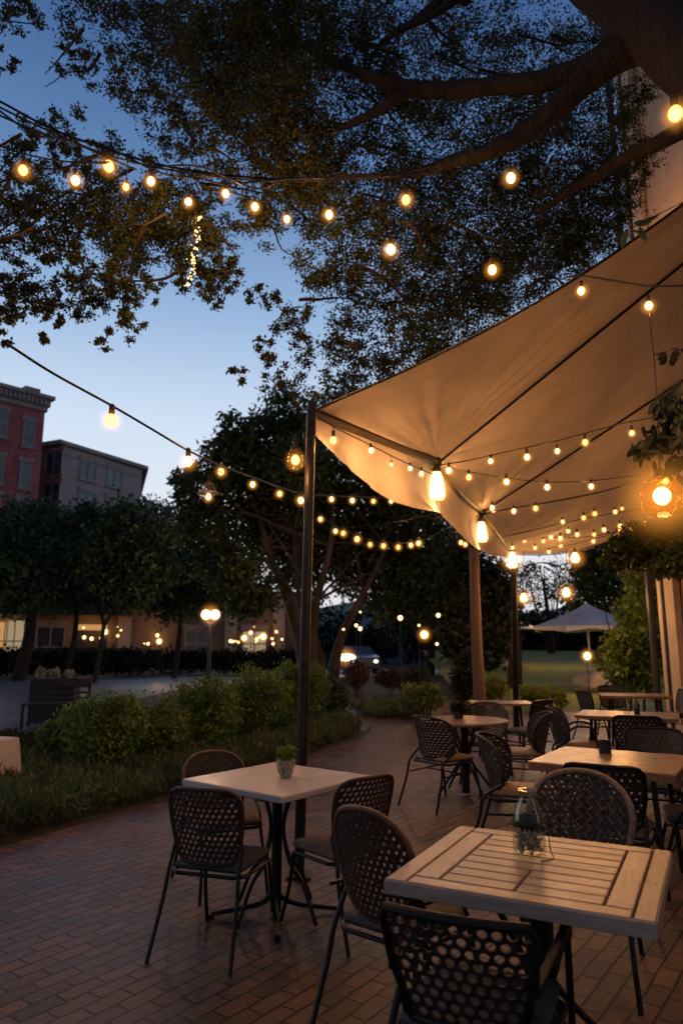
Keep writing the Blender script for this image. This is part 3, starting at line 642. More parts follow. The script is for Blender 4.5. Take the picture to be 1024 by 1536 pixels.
string('lowest bulb string following the scalloped far hem of the canopy', [(748, 825, 12.2), (800, 824, 12.2), (850, 818, 12.1), (900, 806, 12), (940, 794, 12)], [(760, 826), (793, 820), (823, 828, .8), (840, 818), (889, 812), (929, 797)], r=.03, cr=.006, group=UG, m='bulb_small', power=0)
string('fairy string from the canopy back corner dropping towards the timber post', [(655, 776, 12), (690, 808, 12.4), (735, 828, 12.4), (770, 840, 12.4)], [(741, 829, .8), (750, 826, .8), (747, 832, .8)], r=.035, cr=.007, group=UG, m='bulb_small', power=0)
string('dark cable with two black-socket bulbs crossing high under the front of the canopy', [(848, 416, 3.7), (872, 414, 3.7), (920, 421, 3.7), (972, 429, 3.7), (1035, 428, 3.7)], [(872, 437, 1, .05), (972, 460, 1.1, .06)], r=.022, cr=.006, group=UG, power=2)
# bigger lamps
def lamp(label, px, py, Y, prof, m, halo=None, hr=.2, power=20, top=None, cord=None, name='pendant_lamp', cat='lamp', cage=False, n=18):
    pos = D(px, py, Y); t = thing(name, label, cat, tuple(pos), 0, 'pendant lamps')
    b = MB(); b.lathe(prof, (0, 0, 0), n); sh = b.build('lamp_shade', m, t)
    zt = prof[-1][1]; rt = prof[-1][0]
    b = MB(); b.lathe([(rt*1.05, zt-.01), (rt*1.1, zt+.03), (rt*.6, zt+.06), (.008, zt+.08)], (0, 0, 0), 10); b.build('cap', 'black', t)
    b = MB(); b.tube([(0, 0, zt+.07)]+[Vector(c_)-pos for c_ in (cord or [pos+Vector((0, 0, zt+.2))])], .005, 6); b.build('cord', 'cable', t)
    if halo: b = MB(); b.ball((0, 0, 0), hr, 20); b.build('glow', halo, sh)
    if power: point(pos-Vector((0, 0, abs(prof[0][1])+.06)), power, rad=.07)
    return t
sh = lambda s: [(.02*s, -1*s*.12), (.055*s, -.115*s), (.07*s, -.08*s), (.068*s, -.03*s), (.052*s, .07*s), (.035*s, .12*s)]
lamp('tapered frosted glass lamp at the first roof hub, biggest of the glowing shades', 655, 729, B.y, sh(1.12), 'bigbulb', 'halo', .26, 6, cord=[B])
lamp('oval frosted lamp hanging just below the second roof hub', 722, 798, Cc.y, sh(1.1), 'bigbulb', 'halo', .26, 6, cord=[Cc])
lamp('bright bulb lamp at the top of the dark rusty post', 768, 840, 12.0, sh(1.15), 'bigbulb', 'halo', .32, 12, cord=[Dd])
for px, py, Y, lab in ((862, 837, 11.5, 'small round lamp just under the scalloped far hem'), (785, 897, 13.5, 'pale bulb low beside the dark rusty post'), (849, 889, 13, 'teardrop bulb hanging above the white market umbrella')):
    r_ = .11 if px != 785 else .12
    ln = D(px, py-28, Y); lamp(lab, px, py, Y, [(x*1.0, z+.06) for x, z in [(.01, -.14), (.05, -.13), (.075, -.08), (.06, -.02), (.03, .03)]], 'bulb', 'halo', .26, 22, cord=[D(px, 815 if px == 862 else 824, 12.2)])
# cage lamp at pole
pos = D(443, 689, 4.9); t = thing('pendant_lamp', 'round glass jar lamp with glowing bulb hooked beside the slim dark pole', 'lamp', tuple(pos), 0, 'pendant lamps')
b = MB(); b.lathe([(.02, -.075), (.045, -.068), (.058, -.04), (.06, 0), (.05, .05), (.034, .075), (.036, .09)], (0, 0, 0), 18); b.build('glass_jar', 'amber_glass', t)
b = MB(); b.lathe(bulbmesh(.032), (0, 0, .03), 12); bo = b.build('bulb', 'bulb', t); b = MB(); b.ball((0, 0, -.01), .115, 18); b.build('glow', 'halo', bo)
b = MB(); b.lathe([(.034, .07), (.037, .085), (.02, .1), (.02, .13)], (0, 0, 0), 12); b.tube([(0, 0, .12), (.0, 0, .19), (.03, 0, .22), (.055, 0, .2), (.055, 0, .15)], .004, 6, 4)
b.tube([(.02, 0, .12), (.03, 0, .21), (.08, 0.03, .23)], .003, 6, 4); b.tube([(-.02, 0, .1), (-.02, 0, .17), (.02, 0, .2), (.1, .06, .19)], .003, 6, 4); b.build('hook', 'cable', t)
point(pos-Vector((0.02, .03, .1)), 5, rad=.04)
# little shade pendant
pos = D(313, 738, 5.4); t = thing('pendant_lamp', 'small bell shaped wire pendant hanging from the sloping cable left of the pole', 'lamp', tuple(pos), 0, 'pendant lamps')
b = MB()
for k in range(10):
    a_ = 2*PI*k/10; b.tube([(0, 0, .09), (.03*math.cos(a_), .03*math.sin(a_), .07), (.055*math.cos(a_), .055*math.sin(a_), .02), (.062*math.cos(a_), .062*math.sin(a_), -.0)], .002, 4, 3)
for z_, rr in ((0, .064), (.02, .056), (.06, .038)): b.tube([(rr*math.cos(2*PI*k/16), rr*math.sin(2*PI*k/16), z_) for k in range(17)], .0025, 5)
b.lathe([(.095, -.012), (.066, .002)], (0, 0, 0), 20); b.build('lamp_shade', 'wicker_tan', t)
b = MB(); b.tube([(0, 0, .09), (.0, 0, .13), (.05, 0, .17), (.1, 0.02, .16)], .004, 5, 4); b.build('hook', 'cable', t)
b = MB(); b.lathe(bulbmesh(.022), (0, 0, -.015), 10); bo = b.build('bulb', 'bulb', t); b = MB(); b.ball((0, 0, -.045), .07, 14); b.build('glow', 'halo', bo)
# glass globe at right
pos = D(992, 744, 3.6); t = thing('globe_lamp', 'large crackled amber glass globe with brilliant bulb in the vine', 'lamp', tuple(pos))
b = MB(); b.lathe([(.02, -.115), (.06, -.10), (.095, -.06), (.108, -.01), (.1, .05), (.07, .09), (.035, .11)], (0, 0, 0), 28, jit=.035); gl = b.build('glass_globe', 'amber_glass', t)
b = MB(); b.ball((.0, 0, .0), .045, 14, (1, 1, 1.1)); bo = b.build('bulb', 'globebulb', t); b = MB(); b.ball((0, 0, 0), .34, 22); b.build('glow', 'halo', bo)
b = MB(); rnd = random.Random(5)
for k in range(26):
    th = rnd.uniform(.3, 2.8); ph = rnd.uniform(0, 2*PI); rr = .106
    pts = []
    for j in range(7):
        th += rnd.uniform(-.22, .22); ph += rnd.uniform(-.25, .35); pts.append((rr*math.sin(th)*math.cos(ph), rr*math.sin(th)*math.sin(ph), rr*1.04*math.cos(th)))
    b.tube(pts, .0014, 4)
b.build('crackle_wire', 'rim', t)
b = MB(); b.lathe([(.036, .10), (.03, .13), (.01, .15)], (0, 0, 0), 12); b.build('cap', 'black', t)
b = MB(); b.tube([(0, 0, .14), D(987, 640, 3.6)-pos, D(980, 540, 3.62)-pos, D(972, 470, 3.68)-pos], .004, 6, 4); b.build('cord', 'cable', t)
point(pos-Vector((.0, .0, .17)), 16, rad=.08)
# added warm fill lights without fixtures, brightening the tables, floor, canopy and planting
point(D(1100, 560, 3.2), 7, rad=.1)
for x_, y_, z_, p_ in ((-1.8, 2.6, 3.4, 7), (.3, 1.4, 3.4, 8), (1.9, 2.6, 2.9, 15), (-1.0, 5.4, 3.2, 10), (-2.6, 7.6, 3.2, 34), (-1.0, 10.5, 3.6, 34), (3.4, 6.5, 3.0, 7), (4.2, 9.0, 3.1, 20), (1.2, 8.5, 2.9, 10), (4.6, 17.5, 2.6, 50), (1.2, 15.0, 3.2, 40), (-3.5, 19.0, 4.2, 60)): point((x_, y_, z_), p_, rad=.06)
point((4.6, 11.5, 8.2), 110, rad=.2)  # added fill, no fixture, to brighten the upper stucco wall

# ------------------------------------------------------------------ oak above
def leafclumps(specs, dens=1.0, seed=0):
    out = []
    for px, py, Y, rpx, n, *fl in specs:
        c_ = D(px, py, Y); k = Y/F; fy = fl[0] if fl else 1
        out.append((tuple(c_), (rpx*k, rpx*k*1.1, rpx*k*fy), int(n*dens)))
    return out
ok = thing('oak_tree', 'great dark oak whose heavy limbs and leaves overhang the top of the terrace', 'tree', (4.4, 3.6, 0))
O = Vector(ok.location)
b = MB()
T = lambda *q: [D(*p)-O for p in q]
b.tube([(0, 0, 0), (.05, -.1, 1.5), (.1, -.1, 3.2), D(1190, 290, 4.2)-O, D(1090, 125, 4.6)-O, D(990, 38, 5.0)-O, D(895, -40, 5.4)-O, D(780, -120, 5.8)-O, D(700, -260, 6.2)-O], [.5, .42, .38, .35, .32, .30, .28, .22, .13], 18, 8)
b.tube(T((985, 40, 5.1), (920, 80, 5.3), (830, 118, 5.5), (700, 133, 5.7), (610, 133, 5.9), (560, 115, 6.0), (500, 92, 6.2), (440, 60, 6.5)), [.17, .13, .10, .085, .075, .06, .05, .03], 10, 5)
b.tube(T((610, 138, 5.9), (570, 165, 5.9), (520, 188, 6), (470, 200, 6.1)), [.07, .05, .04, .02], 8, 5)
b.tube(T((985, 50, 5.1), (900, 100, 5.3), (820, 172, 5.5), (745, 222, 5.6), (690, 240, 5.7), (600, 262, 5.8), (500, 266, 5.9)), [.17, .13, .10, .075, .06, .035, .02], 10, 5)
b.tube(T((1080, 170, 4.8), (1024, 195, 5.2), (940, 236, 5.6), (860, 285, 6), (800, 320, 6.3)), [.10, .075, .06, .04, .02], 8, 5)
b.tube(T((700, 0, 6), (670, -10, 6.1), (620, 35, 6.2), (575, 62, 6.3), (550, 105, 6.4)), [.06, .05, .04, .03, .015], 8, 5)
b.tube(T((780, -120, 5.8), (700, -30, 6), (680, 0, 6.1), (600, 50, 6.2)), [.12, .07, .05, .03], 8, 5)
rnd = random.Random(21)
for k in range(70):
    x = rnd.uniform(20, 860); y = rnd.uniform(10, 470) if x > 380 else rnd.uniform(0, 420); Y = rnd.uniform(5.6, 7.5)
    a_ = rnd.uniform(-.9, 1.2)+(PI if x < 300 else 0); l_ = rnd.uniform(60, 150)
    pts = [(x+l_*math.cos(a_)*j/3+rnd.uniform(-9, 9), y+abs(l_*math.sin(a_))*j/3+rnd.uniform(-9, 9), Y+.1*j) for j in range(4)]
    b.tube(T(*pts), [.02, .013, .008, .004], 5, 3)
b.tube(T((-10, 28, 5.5), (40, 34, 5.5), (75, 38, 5.6)), .006, 5, 3); b.tube(T((-10, 362, 5.5), (20, 352, 5.5), (50, 340, 5.6)), .01, 5, 3)
from mathutils import noise as mn
b.v = [tuple(Vector(v)*1+mn.noise_vector(Vector((v[0]*4, v[1]*4, v[2]*2.5)))*.022+mn.noise_vector(Vector(v)*11)*.008) for v in b.v]
b.build('trunk', 'bark', ok)
spec = []
# dense mass across the top, opening to the sky at the left
spec += [(150, 20, 6.6, 75, 1300), (250, 60, 6.8, 85, 2300), (200, 125, 6.7, 55, 900), (120, 90, 6.5, 40, 500), (330, 60, 6.2, 95, 3200), (340, 170, 6.4, 80, 2400), (430, 60, 6.0, 100, 4200), (420, 170, 6.1, 95, 3800), (250, 190, 6.8, 50, 750), (480, 250, 6.4, 75, 2400),
         (540, 60, 6.4, 80, 2200), (560, 200, 6.6, 85, 2400), (640, 90, 7, 90, 2100), (740, 60, 7.2, 95, 1900), (650, 210, 7, 90, 2300), (830, 130, 7.4, 90, 2200), (760, 200, 7.2, 90, 2300), (900, 220, 7.6, 80, 2400), (880, 60, 7.6, 70, 1300),
         (690, 320, 7.2, 90, 3000), (800, 300, 7.4, 95, 3600), (880, 330, 7.8, 75, 2600), (600, 330, 7, 80, 2100), (520, 340, 6.8, 70, 1700), (760, 400, 7.4, 85, 3200), (850, 380, 7.6, 60, 1800), (640, 420, 7.2, 80, 2300), (560, 430, 7, 60, 1300), (480, 400, 6.9, 55, 1000), (700, 470, 7.4, 70, 2200), (610, 500, 7.3, 60, 1500),
         (530, 500, 7.1, 55, 900), (440, 490, 6.9, 42, 520), (400, 530, 6.9, 28, 230), (480, 560, 7.4, 55, 650), (560, 560, 7.6, 55, 1100), (640, 545, 7.8, 50, 1100), (430, 575, 7.6, 35, 280),
         (380, 330, 6.6, 50, 700), (400, 270, 6.5, 60, 1200), (300, 260, 6.6, 60, 900)]
# left: hanging masses
spec += [(20, 10, 6.2, 45, 500), (5, 90, 6.2, 28, 150), (55, 210, 6.6, 35, 350), (100, 230, 6.8, 35, 350), (40, 300, 6.6, 50, 900), (110, 330, 6.7, 65, 1500), (180, 330, 6.7, 65, 1500), (240, 330, 6.6, 55, 1200), (300, 370, 6.6, 60, 1500), (290, 415, 6.6, 35, 520), (170, 420, 6.6, 48, 750), (190, 480, 6.6, 30, 330, 1.3), (105, 400, 6.6, 40, 550), (90, 470, 6.6, 16, 130, 2.4),
         (20, 420, 6.4, 38, 550), (5, 490, 6.4, 18, 220, 1.8), (240, 440, 6.6, 14, 70, 1.6), (340, 400, 6.6, 30, 330), (60, 380, 6.6, 35, 380), (230, 270, 6.7, 45, 600), (150, 280, 6.7, 40, 450)]
spec += [(60, 450, 6.8, 45, 800), (130, 440, 6.8, 45, 800), (200, 440, 6.8, 40, 500), (30, 240, 6.8, 40, 600), (95, 190, 7, 40, 450), (30, 350, 6.8, 50, 900), (220, 370, 6.8, 50, 900), (320, 440, 6.8, 30, 350), (10, 470, 6.6, 25, 350), (160, 240, 7, 45, 700), (70, 500, 6.7, 14, 120, 1.8), (155, 500, 6.7, 18, 160, 1.5), (360, 560, 7, 20, 130), (400, 440, 7, 30, 260), (950, 160, 9, 40, 1300), (955, 240, 9, 40, 1300), (930, 300, 9, 45, 1500), (560, 120, 9, 110, 2600), (680, 60, 9.5, 100, 2200), (800, 80, 9.5, 110, 2600), (900, 140, 9.5, 90, 2800), (700, 200, 9, 110, 2800), (820, 220, 9, 110, 3400), (620, 300, 9, 100, 2400), (740, 320, 9, 110, 3600), (880, 330, 9.5, 90, 3200), (920, 250, 9.5, 60, 2200), (680, 420, 9, 100, 3000), (790, 400, 9, 90, 3000), (600, 500, 9, 80, 1800), (930, 60, 9.5, 60, 1600), (720, 520, 9, 70, 1600), (520, 430, 9, 60, 900), (430, 110, 8, 100, 3000), (330, 120, 8, 90, 2200), (380, 30, 8, 100, 2600), (250, 30, 8, 80, 1500), (490, 30, 8, 80, 1800), (200, 340, 7.6, 80, 1300), (80, 310, 7.6, 70, 900), (290, 340, 7.6, 60, 1100), (450, 300, 8, 70, 1800)]
cl = [((Vector(c_)-O)[:], r_, n_) for c_, r_, n_ in leafclumps([(q[0], q[1], q[2], q[3], q[4]*(.55 if q[2] >= 9 else .9)) + tuple(q[5:]) for q in spec], 2.4)]
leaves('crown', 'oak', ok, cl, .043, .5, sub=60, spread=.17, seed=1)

# leaf sprig over the canopy front edge + vine on the right
vn = thing('climbing_vine', 'broad dark leaves of a vine hanging in from the right edge around the globe', 'vine', (2.35, 3.7, 0)); O = Vector(vn.location)
b = MB()
b.tube([(0, 0, 0), (.1, 0, 1.2), (.02, -.05, 2.0), D(1060, 560, 3.7)-O], [.02, .018, .015, .01], 8, 5)
for q in ([(1060, 560, 3.7), (1024, 590, 3.6), (985, 640, 3.6), (960, 680, 3.6)], [(1060, 560, 3.7), (1030, 530, 3.6), (1005, 522, 3.6)], [(1060, 640, 3.7), (1020, 660, 3.55), (975, 665, 3.55), (950, 690, 3.55)]):
    b.tube(T(*q), .004, 5, 4)
b.build('stem', 'bark', vn)
def bigleaf(b, p, d, L, W):
    d = d.normalized(); s_ = d.cross(Vector((rnd.uniform(-.4, .4), -1, rnd.uniform(-.2, .8)))).normalized(); n_ = d.cross(s_)
    rows = []
    for i in range(6):
        t_ = i/5; w_ = W*math.sin(PI*min(1, t_*.93+.04))**.8*(1-.25*t_); c_ = p+d*L*t_-n_*L*.18*t_*t_
        rows.append([c_-s_*w_/2+n_*w_*.12, c_, c_+s_*w_/2+n_*w_*.12])
    b.grid(rows)
rnd = random.Random(9); b = MB()
for (px, py, sx_, sy_, n_) in ((1016, 612, 20, 28, 70), (993, 655, 26, 14, 60), (1012, 528, 12, 8, 8), (1008, 692, 18, 8, 14), (965, 672, 12, 10, 9), (1022, 640, 12, 40, 20)):
    for k in range(n_):
        x = rnd.gauss(px, sx_*.7); y = rnd.gauss(py, sy_*.7)
        bigleaf(b, D(x, y, rnd.uniform(3.5, 3.8))-O, Vector((rnd.uniform(-1, .5), rnd.uniform(-.4, .4), rnd.uniform(-1.5, -.1))), rnd.uniform(.06, .11), rnd.uniform(.03, .045))
b.build('foliage', 'dark', vn)
sp = thing('leaf_sprig', 'small sprig of five narrow leaves in front of the upper canopy', 'leaves', tuple(D(985, 318, 4.2))); O = Vector(sp.location); b = MB()
b.tube(T((1030, 300, 4.3), (985, 322, 4.2), (955, 338, 4.2), (936, 346, 4.2)), .003, 5, 4); b.tube(T((1030, 300, 4.3), (1080, 260, 4.6), (1090, 200, 4.7)), [.004, .01], 5, 4); b.build('stem', 'bark', sp)
b = MB()
for x, y, dx, dz, L in ((938, 346, -.25, -1, .12), (958, 340, .35, -1, .10), (950, 335, .9, .1, .10), (965, 330, .9, .25, .09), (945, 343, .7, -.3, .07)): bigleaf(b, D(x, y, 4.2)-O, Vector((dx, .1, dz)), L*1.15, .052)
b.build('foliage', 'mid', sp)
hv = thing('hanging_ivy', 'bushy green creeper spilling over the top of the stucco pilasters', 'vine', tuple(D(990, 860, 10.5)*1)); hv.location.z = 0; O = Vector(hv.location)
leaves('foliage', 'mid', hv, [((Vector(c_)-O)[:], r_, n_) for c_, r_, n_ in leafclumps([(1000, 800, 10.6, 40, 1300), (960, 820, 10.8, 35, 900), (1010, 835, 10.4, 28, 700), (930, 830, 11, 25, 400), (985, 850, 10.6, 16, 220), (1010, 770, 10.4, 24, 450), (1045, 810, 10.3, 40, 900)], 1.2)], .11, .5, sub=20, seed=4, droop=.8)
b = MB(); b.tube([(.5, .0, 0), (.45, 0, 2), D(1040, 800, 10.5)-O], .03, 6, 4); b.tube([D(1040, 800, 10.5)-O, D(1000, 805, 10.6)-O, D(950, 830, 10.9)-O], .015, 6, 4); b.build('stem', 'bark', hv)

# ------------------------------------------------------------------ background trees
def tree(name, label, base, stems, specs, m, size, seed, bark='bark', dens=1, group='trees across the street', sub=24, spread=.24, aspect=.55, nb=0, nbr=.05):
    t = thing(name, label, 'tree', (base[0], base[1], 0), 0, group); O = Vector((base[0], base[1], 0))
    b = MB()
    for pts, rr in stems: b.tube([(D(*p) if len(p) == 3 and not isinstance(p, Vector) else p)-O for p in pts], rr, 10, 5)
    g_ = random.Random(seed); cls = leafclumps(specs, dens)
    for k in range(nb):
        q = Vector(cls[k % len(cls)][0])-O; s_ = stems[k % len(stems)][0]; s0 = s_[len(s_)//2+g_.randint(0, len(s_)-1-len(s_)//2)]
        s0 = (D(*s0) if not isinstance(s0, Vector) else s0)-O
        e = q+Vector((g_.uniform(-1, 1), g_.uniform(-1, 1), g_.uniform(-.5, 1)))*cls[k % len(cls)][1][0]*.5
        mid = s0.lerp(e, .5)+Vector((g_.uniform(-.3, .3), 0, g_.uniform(0, .5))); b.tube([s0, mid, e], [nbr, nbr*.6, nbr*.2], 6, 4)
    b.build('trunk', bark, t)
    leaves('crown', m, t, [((Vector(c_)-O)[:], r_, int(n_*1.9)) for c_, r_, n_ in cls], size*.72, aspect, sub=sub, seed=seed, spread=spread)
    return t
q = G(470, 1040)
Yc = q.y
tree('park_tree', 'big multi-stemmed tree with pale bark rising behind the hedge at centre', q,
     [([(462, 1040, Yc), (450, 960, Yc), (425, 880, Yc), (400, 820, Yc), (385, 740, Yc+.5)], [.28, .2, .15, .1, .05]), ([(470, 1040, Yc), (468, 970, Yc-.3), (475, 900, Yc-.4), (495, 820, Yc-.5), (500, 740, Yc)], [.24, .17, .13, .09, .04]),
      ([(480, 1040, Yc), (478, 980, Yc), (450, 900, Yc), (440, 800, Yc)], [.22, .14, .1, .04]), ([(495, 1040, Yc+.5), (510, 960, Yc+.5), (545, 890, Yc+.8), (580, 820, Yc+1)], [.24, .15, .11, .05])],
     [(360, 660, Yc, 42, 700), (410, 650, Yc+1, 50, 1000), (470, 640, Yc+1, 50, 1000), (540, 640, Yc+2, 50, 900), (520, 590, Yc+3, 40, 420), (330, 720, Yc, 52, 1100), (400, 720, Yc+1, 65, 1900), (480, 720, Yc+1.5, 70, 2100), (560, 720, Yc+2, 60, 1500), (610, 760, Yc+2, 60, 1600),
      (300, 790, Yc, 45, 800), (370, 800, Yc+2, 60, 1500), (560, 800, Yc+2.5, 70, 2100), (640, 830, Yc+2, 60, 1700), (370, 880, Yc-1, 50, 1100), (330, 850, Yc, 40, 800), (600, 880, Yc+2.5, 60, 1500), (280, 730, Yc, 28, 300), (430, 780, Yc+1.5, 60, 1700), (490, 790, Yc+2, 55, 1500), (440, 840, Yc+2.5, 50, 1000), (520, 850, Yc+3, 50, 1000), (450, 700, Yc-1, 50, 1200), (610, 700, Yc+3, 45, 900), (660, 900, Yc+2, 50, 1200), (420, 600, Yc+2, 30, 220)], 'mid', .27, 31, bark='bark_light', nb=26, dens=1.35)
# street trees at left
for i, (px, Y, lab, sp_) in enumerate([
    (45, 31, 'round dark green street tree with thick trunk at far left', [(20, 830, 30, 55, 1500), (60, 800, 31, 50, 1200), (0, 790, 31, 40, 800), (90, 850, 30.5, 50, 1200), (40, 870, 30, 60, 1500), (-40, 850, 30, 60, 1200)]),
    (113, 33, 'street tree with straight slender trunk, second from the left', [(120, 800, 33, 48, 1100), (160, 830, 33, 55, 1500), (110, 870, 32.5, 50, 1200), (145, 780, 33.5, 30, 350)]),
    (156, 29.5, 'forking street tree in front of the lamplit doorway', [(160, 850, 29.5, 50, 1200), (200, 800, 30, 50, 1200), (220, 850, 30, 50, 1200), (170, 890, 29.5, 32, 420), (205, 880, 29.5, 40, 500)]),
    (270, 34, 'dense dark street tree standing behind the double globe street lamp', [(250, 810, 34, 55, 1500), (290, 850, 33.5, 60, 1800), (240, 870, 33.5, 45, 1100), (330, 880, 33, 45, 1000), (270, 900, 33, 40, 700), (230, 770, 34, 28, 300)])]):
    bq = P2(px, Y)
    st = [([Vector((bq.x, bq.y, 0)), D(px, 950, Y), D(px+(3 if i != 2 else -2), 880, Y), D(px+8, 830, Y)], [.3, .24, .2, .08] if i == 0 else [.14, .12, .1, .05])]
    if i == 2: st = [([Vector((bq.x, bq.y, 0)), D(153, 960, Y), D(155, 930, Y), D(140, 900, Y), D(128, 870, Y)], [.11, .09, .08, .05, .03]), ([D(154, 945, Y), D(170, 915, Y), D(192, 890, Y), D(205, 860, Y)], [.07, .06, .05, .03])]
    tree('street_tree', lab, bq, st, sp_, 'mid' if i == 2 else 'street', .34 if i != 3 else .26, 50+i, dens=1.5 if i != 3 else 1.9, nb=5, nbr=.05)
# dark tree belt far right & centre
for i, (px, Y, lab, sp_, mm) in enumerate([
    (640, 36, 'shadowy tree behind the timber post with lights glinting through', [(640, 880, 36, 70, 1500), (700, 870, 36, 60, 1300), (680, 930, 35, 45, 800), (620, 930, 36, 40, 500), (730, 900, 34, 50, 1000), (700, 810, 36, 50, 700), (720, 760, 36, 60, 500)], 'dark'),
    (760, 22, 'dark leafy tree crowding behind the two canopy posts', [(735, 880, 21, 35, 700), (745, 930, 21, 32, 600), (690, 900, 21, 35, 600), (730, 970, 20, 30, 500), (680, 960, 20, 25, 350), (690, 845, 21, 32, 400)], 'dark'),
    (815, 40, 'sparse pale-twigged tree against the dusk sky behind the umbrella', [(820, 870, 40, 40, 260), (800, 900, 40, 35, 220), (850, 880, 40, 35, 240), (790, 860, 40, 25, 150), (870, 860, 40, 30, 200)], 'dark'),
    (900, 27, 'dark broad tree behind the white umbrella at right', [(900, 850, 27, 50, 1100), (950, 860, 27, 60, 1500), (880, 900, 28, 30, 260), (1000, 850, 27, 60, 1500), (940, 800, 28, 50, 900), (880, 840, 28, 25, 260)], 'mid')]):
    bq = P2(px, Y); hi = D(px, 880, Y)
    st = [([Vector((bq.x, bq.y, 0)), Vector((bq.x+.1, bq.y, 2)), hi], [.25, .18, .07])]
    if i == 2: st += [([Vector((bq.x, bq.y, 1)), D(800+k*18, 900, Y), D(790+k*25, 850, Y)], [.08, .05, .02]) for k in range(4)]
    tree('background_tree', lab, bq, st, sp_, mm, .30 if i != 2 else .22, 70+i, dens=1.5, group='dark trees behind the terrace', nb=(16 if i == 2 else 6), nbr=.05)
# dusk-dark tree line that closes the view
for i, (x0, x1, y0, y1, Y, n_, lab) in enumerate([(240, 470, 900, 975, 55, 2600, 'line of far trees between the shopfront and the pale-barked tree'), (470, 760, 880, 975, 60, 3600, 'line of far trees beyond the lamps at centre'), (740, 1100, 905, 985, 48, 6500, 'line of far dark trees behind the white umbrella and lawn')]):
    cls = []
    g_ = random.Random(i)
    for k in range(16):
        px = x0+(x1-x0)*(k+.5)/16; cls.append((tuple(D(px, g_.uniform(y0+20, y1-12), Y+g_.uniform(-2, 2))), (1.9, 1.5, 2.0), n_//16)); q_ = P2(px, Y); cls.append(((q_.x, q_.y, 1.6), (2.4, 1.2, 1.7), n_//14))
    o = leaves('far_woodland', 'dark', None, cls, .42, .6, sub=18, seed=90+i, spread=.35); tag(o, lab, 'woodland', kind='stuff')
# climbing green hedge right
hs_ = thing('tall_hedge', 'tall lamplit green hedge in front of the stucco building corner', 'hedge', tuple(P2(945, 16.5))); O = Vector(hs_.location)
leaves('foliage', 'bush', hs_, [((Vector(c_)-O)[:], r_, n_) for c_, r_, n_ in leafclumps([(970, 870, 16.5, 30, 1000), (965, 905, 16, 24, 700), (965, 930, 16.5, 34, 1000), (940, 970, 16, 34, 1000), (970, 985, 16, 28, 800), (925, 1005, 15.8, 18, 400), (955, 1010, 16, 30, 700), (975, 870, 16.8, 28, 600), (985, 830, 17, 26, 400)], 1.4)], .16, .45, sub=22, seed=6, droop=.5)
b = MB()
for k in range(5): x_ = (k-2)*.3; b.tube([(x_, 0, 0), (x_+.1, .1, 1), (x_*1.3, 0, 2.6)], [.03, .02, .01], 6, 4)
b.build('stem', 'bark', hs_)
point(D(915, 900, 14.0), 60, rad=.1); point((8.8, 30, 3.0), 170, rad=.2); point((4.8, 22, 2.0), 40, rad=.2); point((3.2, 17.6, 2.4), 35, rad=.2)  # added fill lights without fixtures that brighten hedge and lawn

# ------------------------------------------------------------------ shrubs and ground cover
hl = MB(); hl.grid([[Vector((-90+k*9, Y_, (0, 3.5, 6, 6)[j]*(1+.25*math.sin(k*1.7+j)))) for k in range(26)] for j, Y_ in enumerate((62, 70, 82, 120))]); tag(hl.build('hills', 'dark'), kind='structure')
def shrub(label, px, by, ty, hw, m='bush', n=1500, size=.075, seed=0, stems=True, group='shrubs in the bed between terrace and street', mid=.55):
    q = G(px, by); k = q.y/F; h = D(px, ty, q.y).z; w_ = hw*k
    t = thing('shrub', label, 'shrub', tuple(q), 0, group); g_ = random.Random(seed); cls = []
    for j in range(9):
        a_ = g_.uniform(0, 2*PI); rr = w_*g_.uniform(.15, .62)
        cls.append(((rr*math.cos(a_), rr*math.sin(a_), h*g_.uniform(.35, .80)), (w_*.38, w_*.38, h*.22), n//9))
    cls.append(((0, 0, h*.55), (w_*.7, w_*.7, h*.35), n//3))
    leaves('foliage', m, t, cls, size, .5, sub=16, seed=seed, up=.5, spread=.3)
    b = MB()
    for j in range(9):
        a_ = g_.uniform(0, 2*PI); b.tube([(.06*math.cos(a_), .06*math.sin(a_), 0), (w_*.25*math.cos(a_), w_*.25*math.sin(a_), h*.35), (w_*.6*math.cos(a_), w_*.6*math.sin(a_), h*.8)], [.016, .01, .004], 5, 4)
    b.build('stem', 'bark_light' if stems else 'bark', t)
    return t
SH = [('yellow green shrub with bare pale stems showing below, behind the white cloth', 160, 1166, 1038, 78, 'bush', 2600), ('low dark leafy shrub right of the bench', 88, 1140, 1078, 45, 'bush', 1100), ('rounded shrub between the two tallest shrubs of the bed', 238, 1150, 1045, 62, 'bush', 2200),
      ('tall dark shrub just left of the brown-rimmed chair', 305, 1135, 1003, 70, 'bush', 2600), ('glossy tall shrub behind the white square table', 380, 1120, 996, 70, 'bush', 2600), ('tall shrub directly behind the slim dark pole', 450, 1102, 992, 62, 'bush', 2400), ('dark shrub at the right end of the tall row', 498, 1086, 1004, 36, 'mid', 1500),
      ('reddish flowering shrub at the bend of the garden path', 535, 1046, 990, 30, 'flower', 1300), ('dull pink shrub beyond the garden path', 585, 1042, 1000, 32, 'flower', 1300), ('small dark shrub beyond the path islet', 625, 1046, 998, 26, 'mid', 900),
      ('lime green shrub to the left of the timber post', 640, 1076, 1026, 36, 'lime', 1300), ('dark conical shrub climbing the timber post', 700, 1084, 965, 30, 'dark', 2300), ('bright green plants right of the timber post', 745, 1066, 1010, 26, 'lime', 900),
      ('low lime green plant along the lawn edge right of the rusty post', 800, 1066, 1026, 26, 'lime', 800), ('small lime plant left of the armchair by the lawn', 838, 1068, 1036, 16, 'lime', 400), ('glowing yellow green bush below the tall hedge', 915, 1040, 965, 28, 'lime', 1200),
      ('dark shrub behind the left edge of the bed', 20, 1130, 1092, 30, 'mid', 500)]
